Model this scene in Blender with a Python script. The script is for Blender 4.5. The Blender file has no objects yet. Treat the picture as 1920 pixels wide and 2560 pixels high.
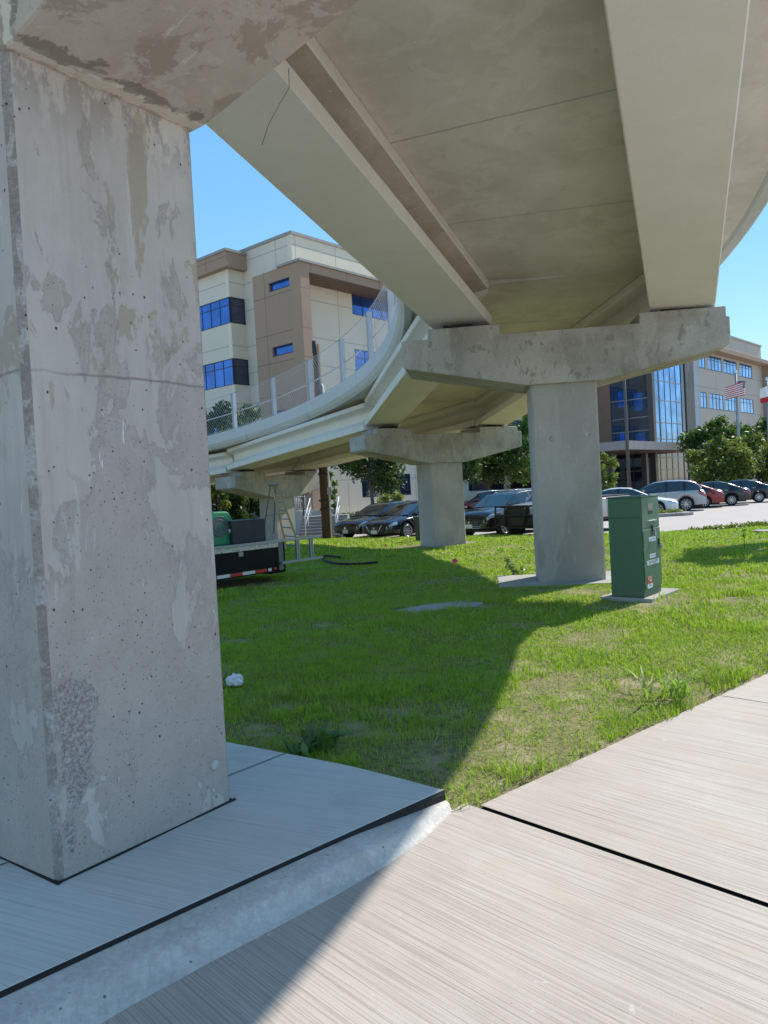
import bpy, bmesh, math, random
import numpy as np
from mathutils import Vector, Matrix
random.seed(7); rng = np.random.default_rng(7)
R = math.radians; PI = math.pi
S = bpy.context.scene
COL = S.collection

# ------------------------------------------------------------------ camera
F_PX, CX, CY = 1923., 960., 1280.
ROLL = math.atan(.055); PITCH = -math.atan(47 / F_PX); EYE = 1.6
fw = Vector((0, math.cos(PITCH), math.sin(PITCH)))
r0 = Vector((1, 0, 0)); u0 = r0.cross(fw)
rt = r0 * math.cos(ROLL) - u0 * math.sin(ROLL)
up = r0 * math.sin(ROLL) + u0 * math.cos(ROLL)
cam = bpy.data.cameras.new('camera'); camo = bpy.data.objects.new('camera', cam); COL.objects.link(camo)
camo.matrix_world = Matrix(((rt.x, up.x, -fw.x, 0), (rt.y, up.y, -fw.y, 0), (rt.z, up.z, -fw.z, EYE), (0, 0, 0, 1)))
cam.sensor_fit = 'HORIZONTAL'; cam.sensor_width = 36; cam.lens = 36 * F_PX / 1920
cam.clip_start = .05; cam.clip_end = 3000
S.camera = camo
S.render.resolution_x = 768; S.render.resolution_y = 1024

# ------------------------------------------------------------------ world, sun, exposure
SUN_AZ, SUN_EL = 47.5, 41.1
w = bpy.data.worlds.new('World'); S.world = w; w.use_nodes = True
nt = w.node_tree; bg = nt.nodes['Background']
sky = nt.nodes.new('ShaderNodeTexSky'); sky.sky_type = 'NISHITA'; sky.sun_disc = False
sky.sun_elevation = R(SUN_EL); sky.sun_rotation = R(SUN_AZ); sky.air_density = 1.0; sky.dust_density = 0.; sky.ozone_density = 4.
hsv = nt.nodes.new('ShaderNodeHueSaturation'); hsv.inputs['Saturation'].default_value = 2.0; hsv.inputs['Value'].default_value = 1.45
gam = nt.nodes.new('ShaderNodeGamma'); gam.inputs['Gamma'].default_value = .4; nt.links.new(sky.outputs[0], gam.inputs[0]); nt.links.new(gam.outputs[0], hsv.inputs['Color']); nt.links.new(hsv.outputs[0], bg.inputs[0]); bg.inputs[1].default_value = .14
sl = bpy.data.lights.new('sun', 'SUN'); sl.energy = 2.4; sl.angle = R(.5); sl.color = (1, .95, .86)
so = bpy.data.objects.new('sun', sl); COL.objects.link(so)
sd = Vector((math.sin(R(SUN_AZ)) * math.cos(R(SUN_EL)), math.cos(R(SUN_AZ)) * math.cos(R(SUN_EL)), math.sin(R(SUN_EL))))
so.rotation_euler = sd.to_track_quat('Z', 'Y').to_euler(); so.location = sd * 50
S.view_settings.view_transform = 'Standard'; S.view_settings.look = 'None'
S.view_settings.exposure = 1.42; S.view_settings.gamma = 1
S.cycles.max_bounces = 8; S.cycles.diffuse_bounces = 5

# ------------------------------------------------------------------ geometry helpers
def ray(x, y): return fw + rt * ((x - CX) / F_PX) - up * ((y - CY) / F_PX)
def gz(x, y, z=0.):
    d = ray(x, y); t = (z - EYE) / d.z; return Vector((d.x * t, d.y * t, z))
def at(x, y, Y):
    d = ray(x, y); t = Y / d.y; return Vector((d.x * t, Y, EYE + d.z * t))
def azv(a): return Vector((math.sin(R(a)), math.cos(R(a)), 0))

def tag(o, label=None, cat=None, group=None, kind=None):
    if label: o['label'] = label
    if cat: o['category'] = cat
    if group: o['group'] = group
    if kind: o['kind'] = kind
    return o
def empty(name, loc, rz=0, label=None, cat=None, group=None):
    o = bpy.data.objects.new(name, None); COL.objects.link(o); o.location = loc; o.rotation_euler = (0, 0, rz)
    o.empty_display_size = .2
    return tag(o, label, cat, group)

class MB:
    def __init__(s): s.v = []; s.f = []; s.sm = []; s.mi = []; s.m = 0
    def face(s, idx, smooth=False): s.f.append(tuple(idx)); s.sm.append(smooth); s.mi.append(s.m)
    def verts(s, pts):
        n = len(s.v); s.v += [tuple(p) for p in pts]; return list(range(n, n + len(pts)))
    def quad(s, a, b, c, d): s.face(s.verts([a, b, c, d]))
    def poly(s, pts): s.face(s.verts(pts))
    def obox(s, o, ax, ay, az_, x0, x1, y0, y1, z0, z1):
        P = [Vector(o) + ax * x + ay * y + az_ * z for z in (z0, z1) for y in (y0, y1) for x in (x0, x1)]
        i = s.verts(P)
        for q in ((0, 2, 3, 1), (4, 5, 7, 6), (0, 1, 5, 4), (2, 6, 7, 3), (0, 4, 6, 2), (1, 3, 7, 5)): s.face([i[k] for k in q])
        return s
    def box(s, x0, x1, y0, y1, z0, z1):
        return s.obox((0, 0, 0), Vector((1, 0, 0)), Vector((0, 1, 0)), Vector((0, 0, 1)), x0, x1, y0, y1, z0, z1)
    def loft(s, rings, closed=True, cap=True, smooth=False):
        n = len(rings[0]); idx = [s.verts(r) for r in rings]
        m = n if closed else n - 1
        for a, b in zip(idx[:-1], idx[1:]):
            for k in range(m): s.face([a[k], a[(k + 1) % n], b[(k + 1) % n], b[k]], smooth)
        if cap and closed: s.face(idx[0][::-1]); s.face(idx[-1])
        return s
    def tube(s, pts, r, n=8, cap=True, smooth=True):
        pts = [Vector(p) for p in pts]; rs = r if isinstance(r, (list, tuple)) else [r] * len(pts)
        rings = []; ref = None
        for i, p in enumerate(pts):
            t = (pts[min(i + 1, len(pts) - 1)] - pts[max(i - 1, 0)])
            if t.length < 1e-9: t = Vector((0, 0, 1))
            t.normalize()
            if ref is None: ref = Vector((0, 0, 1)) if abs(t.z) < .9 else Vector((1, 0, 0))
            a = (ref - t * ref.dot(t)).normalized(); b = t.cross(a); ref = a
            rings.append([p + (a * math.cos(2 * PI * k / n) + b * math.sin(2 * PI * k / n)) * rs[i] for k in range(n)])
        return s.loft(rings, True, cap, smooth)
    def prism(s, pts, vec, smooth=False):
        v = Vector(vec); return s.loft([[Vector(p) for p in pts], [Vector(p) + v for p in pts]])
    def cyl(s, c, axis, r, h, n=24, smooth=True):
        c = Vector(c); a = Vector(axis).normalized(); return s.tube([c, c + a * h], r, n, True, smooth)
    def build(s, name, mat, parent=None, world=False, bevel=0, label=None, weld=False):
        me = bpy.data.meshes.new(name)
        off = parent.location if (parent is not None and world) else Vector((0, 0, 0))
        if world and parent is not None:
            off = Vector((0, 0, 0)); p = parent
            while p is not None: off = off + p.location; p = p.parent
        vs = [(a - off.x, b - off.y, c - off.z) for a, b, c in s.v]
        me.from_pydata(vs, [], s.f); me.update()
        me.polygons.foreach_set('use_smooth', s.sm)
        for m_ in (mat if isinstance(mat, (list, tuple)) else [mat]): me.materials.append(m_)
        if any(s.mi): me.polygons.foreach_set('material_index', s.mi)
        bm = bmesh.new(); bm.from_mesh(me)
        if weld: bmesh.ops.remove_doubles(bm, verts=bm.verts, dist=1e-4)
        bmesh.ops.recalc_face_normals(bm, faces=bm.faces[:]); bm.to_mesh(me); bm.free()
        o = bpy.data.objects.new(name, me); COL.objects.link(o)
        if parent is not None: o.parent = parent
        if bevel:
            b = o.modifiers.new('bevel', 'BEVEL'); b.width = bevel; b.segments = 2; b.limit_method = 'ANGLE'; b.angle_limit = R(35)
        if label: o['label'] = label
        return o

def textmesh(name, body, size, mat, parent, M, depth=.0006):
    c = bpy.data.curves.new('t', 'FONT'); c.body = body; c.size = size; c.align_x = 'CENTER'; c.align_y = 'CENTER'; c.extrude = depth
    o = bpy.data.objects.new('t', c); COL.objects.link(o)
    bpy.context.view_layer.update()
    dg = bpy.context.evaluated_depsgraph_get(); me = bpy.data.meshes.new_from_object(o.evaluated_get(dg))
    bpy.data.objects.remove(o)
    me.transform(M); me.materials.clear(); me.materials.append(mat)
    ob = bpy.data.objects.new(name, me); COL.objects.link(ob); ob.parent = parent
    return ob

# ------------------------------------------------------------------ material helpers
class NT:
    def __init__(s, name):
        s.mat = bpy.data.materials.new(name); s.mat.use_nodes = True; s.t = s.mat.node_tree
        s.b = s.t.nodes['Principled BSDF']; s.out = s.t.nodes['Material Output']
        s.geo = s.t.nodes.new('ShaderNodeNewGeometry'); s.pos = s.geo.outputs['Position']
    def n(s, typ, **kw):
        x = s.t.nodes.new('ShaderNode' + typ)
        for k, v in kw.items(): setattr(x, k, v)
        return x
    def link(s, a, b): s.t.links.new(a, b)
    def setin(s, inp, v):
        if isinstance(v, bpy.types.NodeSocket): s.link(v, inp)
        elif isinstance(v, (tuple, list)) and len(v) == 3 and inp.type == 'RGBA': inp.default_value = (*v, 1)
        else: inp.default_value = v
    def map(s, scale=(1, 1, 1), rot=(0, 0, 0), loc=(0, 0, 0), src=None):
        m = s.n('Mapping'); m.inputs['Scale'].default_value = scale; m.inputs['Rotation'].default_value = rot; m.inputs['Location'].default_value = loc
        s.link(src or s.pos, m.inputs['Vector']); return m.outputs[0]
    def noise(s, vec, scale=1, detail=4, rough=.55, dist=0):
        x = s.n('TexNoise'); s.link(vec, x.inputs['Vector']); x.inputs['Scale'].default_value = scale
        x.inputs['Detail'].default_value = detail; x.inputs['Roughness'].default_value = rough; x.inputs['Distortion'].default_value = dist
        return x.outputs['Fac']
    def voro(s, vec, scale=1, out='Distance', feat='F1', rnd=1):
        x = s.n('TexVoronoi'); x.feature = feat; s.link(vec, x.inputs['Vector']); x.inputs['Scale'].default_value = scale
        x.inputs['Randomness'].default_value = rnd
        return x.outputs[out]
    def ramp(s, fac, a, b, va=0., vb=1.):
        x = s.n('MapRange'); s.setin(x.inputs['Value'], fac)
        for i, v in zip((1, 2, 3, 4), (a, b, va, vb)): x.inputs[i].default_value = v
        x.clamp = True; return x.outputs[0]
    def math(s, op, a, b=0., c=None):
        x = s.n('Math', operation=op); s.setin(x.inputs[0], a); s.setin(x.inputs[1], b)
        if c is not None: s.setin(x.inputs[2], c)
        return x.outputs[0]
    def mix(s, fac, a, b, mode='MIX'):
        x = s.n('Mix', data_type='RGBA', blend_type=mode); s.setin(x.inputs[0], fac); s.setin(x.inputs[6], a); s.setin(x.inputs[7], b)
        return x.outputs[2]
    def color(s, c): s.setin(s.b.inputs['Base Color'], c)
    def rough(s, v): s.setin(s.b.inputs['Roughness'], v)
    def bump(s, h, strength=.3, dist=.01):
        x = s.n('Bump'); x.inputs['Strength'].default_value = strength; x.inputs['Distance'].default_value = dist
        s.setin(x.inputs['Height'], h); s.link(x.outputs[0], s.b.inputs['Normal'])
    def sep(s, src=None):
        x = s.n('SeparateXYZ'); s.link(src or s.pos, x.inputs[0]); return x.outputs

def plain(name, c, rough=.6, metal=0., noise=.12, nscale=6., spec=None, coat=0., objcoord=True):
    m = NT(name)
    if objcoord:
        tc = m.n('TexCoord'); src = tc.outputs['Object']
    else: src = m.pos
    f = m.noise(src, nscale, 5, .6)
    lo = tuple(max(0, x * (1 - noise)) for x in c); hi = tuple(min(1, x * (1 + noise)) for x in c)
    m.color(m.mix(f, lo, hi)); m.rough(m.ramp(m.noise(src, nscale * 2.3, 3), .3, .7, max(0, rough - .07), min(1, rough + .07)))
    m.b.inputs['Metallic'].default_value = metal
    if coat: m.b.inputs['Coat Weight'].default_value = coat; m.b.inputs['Coat Roughness'].default_value = .04
    return m.mat

def concrete(name, base, dark, light, patch=.5, streak=.5, pores=.6, pscale=1.3, fine=.25, sx=1., warm=None, bumpk=.35, spall=None, joint=None, blot=None, bscale=None):
    m = NT(name); P = m.pos
    big = m.noise(P, .7 * pscale, 6, .6, .3)
    c = m.mix(m.ramp(big, .35, .65), dark, base)
    # skim-coat patches with crisp edges, stretched downwards
    pm = m.map((1.6 * pscale, 1.6 * pscale, .8 * pscale), loc=(3.1, 7.7, 1.3))
    pn = m.noise(pm, 1.0, 9, .62, .6)
    c = m.mix(m.math('MULTIPLY', m.ramp(pn, .52, .56), patch), c, light)
    bs = bscale or pscale
    pn2 = m.noise(m.map((2.1 * bs, 2.1 * bs, 1.2 * bs), loc=(9, 2, 5)), 1.0, 8, .68, .3)
    c = m.mix(m.math('MULTIPLY', m.ramp(pn2, .585, .605), patch * .9 if blot is None else blot), c, dark)
    if warm:
        wn = m.noise(m.map((1.4, 1.4, .7), loc=(1, 12, 4)), 1.0, 7, .6, .5)
        c = m.mix(m.ramp(wn, .58, .63, 0, .55), c, warm)
    # drips
    st = m.noise(m.map((9 * sx, 9 * sx, .9)), 1.0, 5, .6)
    c = m.mix(m.ramp(st, .5, .75, 0, streak * .5), c, dark)
    st2 = m.noise(m.map((14 * sx, 14 * sx, 1.8), loc=(4, 4, 9)), 1.0, 6, .62)
    c = m.mix(m.ramp(st2, .64, .68, 0, streak * .85), c, tuple(min(1, x * 1.35) for x in light))
    # fine aggregate
    fn = m.noise(P, 45, 4, .7)
    c = m.mix(m.ramp(fn, .3, .7, fine, -fine + fine), c, tuple(x * .55 for x in dark))
    fn2 = m.noise(P, 110, 3, .7)
    c = m.mix(m.ramp(fn2, .62, .75, 0, fine * 1.1), c, tuple(min(1, x * 1.5) for x in light))
    h = m.math('ADD', m.math('MULTIPLY', fn, .25), m.math('MULTIPLY', pn, .5))
    if pores:
        warp = m.n('Vector' + 'Math', operation='ADD') if False else None
        v = m.voro(P, 19); big_v = m.noise(P, 3.5, 3)
        hole = m.math('MULTIPLY', m.ramp(v, .05, .11, 1, 0), m.ramp(big_v, .5, .56))
        v2 = m.voro(P, 9.5)
        hole2 = m.ramp(v2, .035, .06, 1, 0)
        hh = m.math('MULTIPLY', m.math('MAXIMUM', hole, hole2), pores)
        c = m.mix(hh, c, (.035, .033, .032))
        h = m.math('SUBTRACT', h, m.math('MULTIPLY', hh, 1.4))
    if spall:
        for (cx_, cy_, cz_, rad) in spall:
            x = m.n('VectorMath', operation='DISTANCE'); 
            mp = m.map((1, 1, .55), loc=(-cx_, -cy_, -cz_ * .55)); m.link(mp, x.inputs[0])
            d = m.math('ADD', x.outputs['Value'], m.math('MULTIPLY', m.noise(P, 9, 6, .6), .16))
            k = m.ramp(d, rad + .08, rad + .095, 1, 0)
            vv = m.noise(P, 55, 6, .75); sc = m.mix(m.ramp(vv, .38, .6), tuple(x * .4 for x in dark), tuple(x * 1.0 for x in light))
            c = m.mix(m.math('MULTIPLY', k, .8), c, m.mix(.6, dark, sc))
            h = m.math('SUBTRACT', h, m.math('MULTIPLY', k, m.ramp(vv, .3, .7, 3.0, .6)))
    if joint:
        for zj in joint:
            z = m.sep()[2]
            k = m.ramp(m.math('ABSOLUTE', m.math('SUBTRACT', m.math('ADD', z, m.math('MULTIPLY', m.noise(P, 5, 4), .02)), zj + .01)), .003, .01, 1, 0)
            c = m.mix(m.math('MULTIPLY', k, .6), c, tuple(x * .5 for x in dark)); h = m.math('SUBTRACT', h, k)
    m.color(c); m.rough(.85); m.bump(h, bumpk, .012)
    return m.mat

def brushed(name, base, dark, light, ang, k=.5, scale=1., stain=None):
    """broom-finished paving: fine lines along direction ang (radians, about z)"""
    m = NT(name); P = m.pos
    rotp = m.map((1, 1, 1), rot=(0, 0, -ang))
    mp = m.n('Mapping'); mp.inputs['Scale'].default_value = (1.2 * scale, 120 * scale, 1); m.link(rotp, mp.inputs['Vector'])
    l1 = m.noise(mp.outputs[0], 1, 4, .6, .05)
    mp2 = m.n('Mapping'); mp2.inputs['Scale'].default_value = (.9 * scale, 34 * scale, 1); m.link(rotp, mp2.inputs['Vector'])
    l2 = m.noise(mp2.outputs[0], 1, 4, .55, .1)
    mp3 = m.n('Mapping'); mp3.inputs['Scale'].default_value = (3 * scale, 240 * scale, 1); m.link(rotp, mp3.inputs['Vector'])
    l3 = m.noise(mp3.outputs[0], 1, 2, .5, 0)
    c = m.mix(m.ramp(m.noise(P, .8, 6, .6), .35, .65), base, m.mix(.5, base, light))
    c = m.mix(m.ramp(l1, .46, .66, 0, k * 1.2), c, dark)
    c = m.mix(m.ramp(l2, .52, .72, 0, k * .3), c, dark)
    pt = m.noise(P, 2.3, 7, .7); c = m.mix(m.ramp(pt, .5, .62, 0, .1), c, dark)
    c = m.mix(m.ramp(l3, .55, .75, 0, k * .7), c, light)
    if stain:
        sn = m.noise(P, 1.7, 7, .65, .4); c = m.mix(m.ramp(sn, .56, .72, 0, .6), c, stain)
    sp = m.voro(P, 13); c = m.mix(m.ramp(sp, .03, .05, .55, 0), c, tuple(x * .45 for x in dark))
    sp = m.noise(P, 6, 7, .75); c = m.mix(m.ramp(sp, .66, .69, 0, .5), c, tuple(min(1, x * 1.25) for x in light)); sp2 = m.noise(P, 17, 6, .8); c = m.mix(m.ramp(sp2, .65, .69, 0, .4), c, dark)
    fn = m.noise(P, 160, 3, .7); c = m.mix(m.ramp(fn, .35, .65, .22, 0), c, dark)
    m.color(c); m.rough(.85)
    m.bump(m.math('ADD', m.math('MULTIPLY', l1, .6), m.math('MULTIPLY', l3, .4)), .5, .004)
    return m.mat

def leafmat(name, c1, c2, trans=.35):
    m = NT(name)
    f = m.noise(m.pos, 2.2, 4, .6)
    oi = m.voro(m.pos, 9, 'Color')
    sepc = m.n('SeparateColor'); m.link(oi, sepc.inputs[0])
    c = m.mix(m.ramp(m.math('ADD', m.math('MULTIPLY', f, .6), m.math('MULTIPLY', sepc.outputs[0], .4)), .3, .7), c1, c2)
    m.color(c); m.rough(.5); m.b.inputs['Specular IOR Level'].default_value = .35
    tr = m.n('BsdfTranslucent'); m.setin(tr.inputs[0], m.mix(.6, c, (c2[0] * 1.6, c2[1] * 1.5, c2[2] * .5)))
    ms = m.n('MixShader'); ms.inputs[0].default_value = trans
    m.link(m.b.outputs[0], ms.inputs[1]); m.link(tr.outputs[0], ms.inputs[2]); m.link(ms.outputs[0], m.out.inputs[0])
    return m.mat

def glassy(name, c, rough=.05, spec=.9, metal=0.):
    m = NT(name); m.color(m.mix(m.ramp(m.noise(m.pos, .45, 5, .6), .35, .65), tuple(x * .6 for x in c), tuple(x * 1.25 for x in c)))
    if rough < .04: m.bump(m.noise(m.pos, .5, 2), .12, .05)
    m.b.inputs['Roughness'].default_value = rough; m.b.inputs['Specular IOR Level'].default_value = spec; m.b.inputs['Metallic'].default_value = metal
    m.b.inputs['IOR'].default_value = 1.6
    return m.mat

# ------------------------------------------------------------------ materials
M = {}
m = NT('concrete_near_pier'); P = m.pos; zc = m.sep()[2]
n1 = m.noise(m.map((1.25, 1.25, .85), loc=(2.3, .4, 1.7)), 1, 10, .62, .5)
sel = m.math('ADD', n1, m.math('MULTIPLY', m.math('SUBTRACT', zc, 1.75), .085))
base = m.mix(m.ramp(m.noise(m.map((2.2, 2.2, 1.2)), 1, 6, .6), .35, .65), (.485, .44, .40), (.57, .525, .48))
f1 = m.noise(P, 70, 4, .75); f2 = m.noise(P, 140, 3, .7)
sv1 = m.noise(m.map((13, 13, 1.0), loc=(6, 2, 2)), 1, 6, .65); base = m.mix(m.ramp(sv1, .5, .72, 0, .4), base, (.345, .305, .275)); base = m.mix(m.ramp(sv1, .28, .46, .35, 0), base, (.60, .57, .54))
rough_ = m.mix(m.ramp(m.noise(P, 3, 7, .65), .35, .65), (.37, .315, .275), (.46, .405, .36))
rough_ = m.mix(m.ramp(f1, .54, .68, 0, .6), rough_, (.17, .14, .12)); rough_ = m.mix(m.ramp(f2, .56, .68, 0, .55), rough_, (.62, .59, .56))
nb = m.noise(m.map((3.6, 3.6, 1.9), loc=(4.3, 1.4, .7)), 1, 10, .66, .45); nl = m.noise(m.map((1.1, 1.1, .8), loc=(2.3, .4, 1.7)), 1, 3, .5)
thr = m.math('ADD', m.math('MULTIPLY', nb, .6), m.math('MULTIPLY', nl, .4)); thr = m.math('SUBTRACT', thr, m.math('MULTIPLY', m.math('SUBTRACT', zc, 2.1), m.math('ADD', .03, m.math('MULTIPLY', m.ramp(zc, 2.0, 2.6), .012))))
kr = m.ramp(thr, .508, .534); km = m.math('SUBTRACT', 1., kr)
c = m.mix(m.math('MULTIPLY', kr, .72), base, rough_)
tn_ = m.noise(m.map((3.1, 3.1, 1.6), loc=(5, 9, 3)), 1, 10, .66, .5); kt = m.math('MULTIPLY', m.ramp(tn_, .585, .6), m.ramp(zc, 1.4, 2.3, .1, .8)); c = m.mix(kt, c, (.385, .325, .245))
ed = m.math('MULTIPLY', m.ramp(m.math('ABSOLUTE', m.math('SUBTRACT', thr, .52)), .0, .012, 1, 0), .35); c = m.mix(ed, c, (.24, .21, .19))
d1 = m.noise(m.map((9, 9, 1.1), loc=(7, 1, 4)), 1, 7, .68, .15); c = m.mix(m.ramp(d1, .628, .645, 0, .5), c, (.60, .575, .55))
d2 = m.noise(m.map((22, 22, 3.6), loc=(1, 5, 8)), 1, 6, .68); c = m.mix(m.ramp(d2, .675, .69, 0, .85), c, (.76, .77, .76))
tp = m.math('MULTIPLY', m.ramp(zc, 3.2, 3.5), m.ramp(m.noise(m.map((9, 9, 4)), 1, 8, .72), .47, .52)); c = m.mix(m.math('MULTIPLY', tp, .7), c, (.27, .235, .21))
v = m.voro(P, 17); hole = m.math('MULTIPLY', m.ramp(v, .05, .10, 1, 0), m.ramp(m.noise(P, 3, 3), .47, .52))
v2 = m.voro(m.map((1, 1, .8)), 8.5); hole = m.math('MAXIMUM', hole, m.ramp(v2, .035, .06, 1, 0))
v3 = m.voro(P, 38); hole = m.math('MAXIMUM', hole, m.math('MULTIPLY', m.ramp(v3, .08, .14, .8, 0), m.math('SUBTRACT', 1., km)))
c = m.mix(hole, c, (.045, .04, .038))
h = m.math('ADD', m.math('MULTIPLY', km, .5), m.math('MULTIPLY', f1, .5)); h = m.math('SUBTRACT', h, m.math('MULTIPLY', hole, 1.5))
for (cx_, cy_, cz_, rad) in [(-1.405, 3.375, .66, .10), (-1.43, 3.36, .40, .05), (-1.46, 3.33, .15, .03)]:
    x = m.n('VectorMath', operation='DISTANCE'); m.link(m.map((1, 1, .5), loc=(-cx_, -cy_, -cz_ * .5)), x.inputs[0])
    d = m.math('ADD', x.outputs['Value'], m.math('MULTIPLY', m.noise(P, 7, 7, .65), .2)); k = m.ramp(d, rad + .10, rad + .112, 1, 0)
    vv = m.noise(P, 60, 6, .8); c = m.mix(m.math('MULTIPLY', k, .9), c, m.mix(m.ramp(vv, .4, .6), (.24, .19, .17), (.60, .57, .55)))
    h = m.math('SUBTRACT', h, m.math('MULTIPLY', k, m.ramp(vv, .3, .7, 3.0, .6)))
zj = m.math('ADD', zc, m.math('MULTIPLY', m.noise(P, 4, 5), .05)); k = m.math('MULTIPLY', m.ramp(m.math('ABSOLUTE', m.math('SUBTRACT', zj, 2.235)), .002, .008, 1, 0), m.ramp(m.noise(P, 3, 3), .42, .55, .1, .8))
c = m.mix(k, c, (.24, .21, .19)); h = m.math('SUBTRACT', h, k)
c = m.mix(m.ramp(m.noise(P, 1.1, 5, .6), .35, .65, .18, 0), c, (.30, .26, .235))
m.color(c); m.rough(.85); m.bump(h, .5, .012); M['pier'] = m.mat
M['capnear'] = concrete('concrete_near_cap', (.54, .47, .39), (.31, .26, .20), (.62, .55, .46), patch=.9, streak=.2, pores=.5, pscale=2.4, fine=.5, sx=.3, warm=(.64, .575, .48), blot=.85, bscale=3.0, bumpk=.6)
mm = NT('near_cap'); M['capnear'].name = 'cap_base'; m = mm; P = m.pos
cap_o = Vector((-1.61, 3.985, 0)); ca = azv(126.1)
sp_ = m.sep(); aa = m.math('ADD', m.math('MULTIPLY', m.math('SUBTRACT', sp_[0], cap_o.x), ca.x), m.math('MULTIPLY', m.math('SUBTRACT', sp_[1], cap_o.y), ca.y))
rotc = m.map((1, 1, 1), rot=(0, 0, R(36.1)))
c = m.mix(m.ramp(m.noise(P, 1.6, 7, .65), .35, .65), (.44, .38, .315), (.54, .475, .40))
b1 = m.noise(m.map((2.6, 2.6, 2.6), loc=(4, 3, 2)), 1, 10, .68, .5); c = m.mix(m.ramp(b1, .52, .56, 0, .65), c, (.31, .26, .20))
b2 = m.noise(m.map((4.6, 4.6, 4.6), loc=(9, 3, 5)), 1, 9, .7, .4); c = m.mix(m.ramp(b2, .57, .585, 0, .6), c, (.56, .51, .45))
mpx = m.n('Mapping'); mpx.inputs['Scale'].default_value = (1.1, 9, 1); m.link(rotc, mpx.inputs['Vector']); l_ = m.noise(mpx.outputs[0], 1, 8, .68, .2)
c = m.mix(m.ramp(l_, .60, .625, 0, .7), c, (.66, .61, .53))
jn_ = m.noise(P, 9, 8, .72); dj = m.math('ADD', m.math('ABSOLUTE', m.math('SUBTRACT', aa, .575)), m.math('MULTIPLY', m.math('SUBTRACT', jn_, .5), .22))
c = m.mix(m.ramp(dj, .03, .045, .85, 0), c, (.70, .64, .54)); dk_ = m.math('ADD', m.math('ABSOLUTE', m.math('SUBTRACT', aa, .64)), m.math('MULTIPLY', m.math('SUBTRACT', b2, .5), .4)); c = m.mix(m.ramp(dk_, .01, .025, .7, 0), c, (.17, .15, .115))
f1 = m.noise(P, 80, 4, .75); c = m.mix(m.ramp(f1, .55, .72, 0, .35), c, (.22, .19, .15)); f2 = m.noise(P, 30, 6, .8); c = m.mix(m.ramp(f2, .66, .69, 0, .8), c, (.74, .70, .63))
m.color(c); m.rough(.88); m.bump(m.math('ADD', b1, m.math('MULTIPLY', f1, .5)), .5, .012); M['capnear'] = m.mat
M['concA'] = concrete('concrete_far_pier', (.47, .44, .40), (.36, .33, .295), (.56, .53, .49), patch=.35, streak=.4, pores=.5, pscale=.9, fine=.3)
M['capA'] = concrete('concrete_far_cap', (.53, .495, .44), (.27, .25, .21), (.60, .565, .52), patch=.35, streak=.2, pores=.3, pscale=1.2, fine=.3, sx=.5, blot=.8, bscale=3.4)
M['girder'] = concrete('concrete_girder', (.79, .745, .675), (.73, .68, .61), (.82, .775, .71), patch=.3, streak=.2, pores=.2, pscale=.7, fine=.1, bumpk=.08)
M['web'] = concrete('concrete_stained_web', (.64, .56, .48), (.44, .365, .30), (.70, .63, .55), patch=.2, streak=.9, pores=.1, pscale=2., fine=.2, sx=.8, bumpk=.15)
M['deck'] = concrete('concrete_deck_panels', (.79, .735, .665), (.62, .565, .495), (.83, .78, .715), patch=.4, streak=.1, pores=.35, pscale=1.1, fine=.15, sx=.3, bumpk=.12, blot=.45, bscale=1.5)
M['fascia'] = concrete('concrete_fascia', (.62, .62, .61), (.56, .56, .55), (.66, .66, .65), patch=.15, streak=.15, pores=.05, pscale=.5, fine=.06, bumpk=.06)
M['pad'] = concrete('concrete_pad', (.42, .40, .36), (.30, .28, .25), (.50, .48, .44), patch=.3, streak=0, pores=.4, fine=.35)
M['edge'] = concrete('concrete_rough_edge', (.43, .385, .345), (.31, .27, .24), (.56, .54, .52), patch=.9, streak=.5, pores=1, pscale=5, fine=.7, bumpk=.8)
M['elast'] = plain('elastomer', (.02, .02, .02), .8)
M['rubber'] = plain('joint_rubber', (.012, .011, .01), .75, nscale=40)
M['steel'] = plain('galvanized_steel', (.34, .36, .38), .5, .55, nscale=25)
M['steeldk'] = plain('dull_steel', (.16, .17, .18), .5, .5, nscale=25)
M['wire'] = plain('wire_mesh_steel', (.5, .52, .56), .4, .5)
M['black'] = plain('black_paint', (.007, .008, .010), .5, nscale=12)
M['black'].node_tree.nodes['Principled BSDF'].inputs['Specular IOR Level'].default_value = .15
M['blackm'] = plain('black_matt', (.018, .018, .02), .8, nscale=12)
M['white'] = plain('white_paint', (.75, .76, .77), .5)
M['tape_red'] = plain('red_reflective', (.55, .03, .02), .35)
M['boxgreen'] = NT('cabinet_green')
mm = M['boxgreen']; f = mm.noise(mm.pos, 3, 6, .6); f2 = mm.noise(mm.map((12, 12, 1.2)), 1, 5)
c = mm.mix(f, (.05, .13, .075), (.065, .155, .09)); c = mm.mix(mm.ramp(f2, .6, .75, 0, .3), c, (.07, .13, .085)); zc_ = mm.sep()[2]; c = mm.mix(mm.math('MULTIPLY', mm.ramp(zc_, .05, .28, 1, 0), mm.ramp(mm.noise(mm.pos, 14, 7, .7), .42, .6, 0, .55)), c, (.16, .14, .09)); mm.color(c); mm.rough(.5)
mm.bump(mm.noise(mm.pos, 5, 3), .05, .01); M['boxgreen'] = mm.mat
M['label'] = plain('label_white', (.72, .76, .8), .4)
M['ink'] = plain('label_ink', (.03, .04, .07), .5)
M['inkblue'] = plain('label_blue_ink', (.15, .25, .5), .5)
M['stick_red'] = plain('sticker_red', (.5, .04, .035), .4)
M['pink'] = plain('flag_pink', (.85, .05, .22), .5)
M['cloth'] = plain('white_rag', (.72, .74, .80), .9)
M['soil'] = plain('mulch', (.11, .075, .055), .95, noise=.5, nscale=14, objcoord=False)
M['wood'] = NT('pole_wood'); mm = M['wood']; f = mm.noise(mm.map((18, 18, 1.0)), 1, 6, .6)
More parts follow.
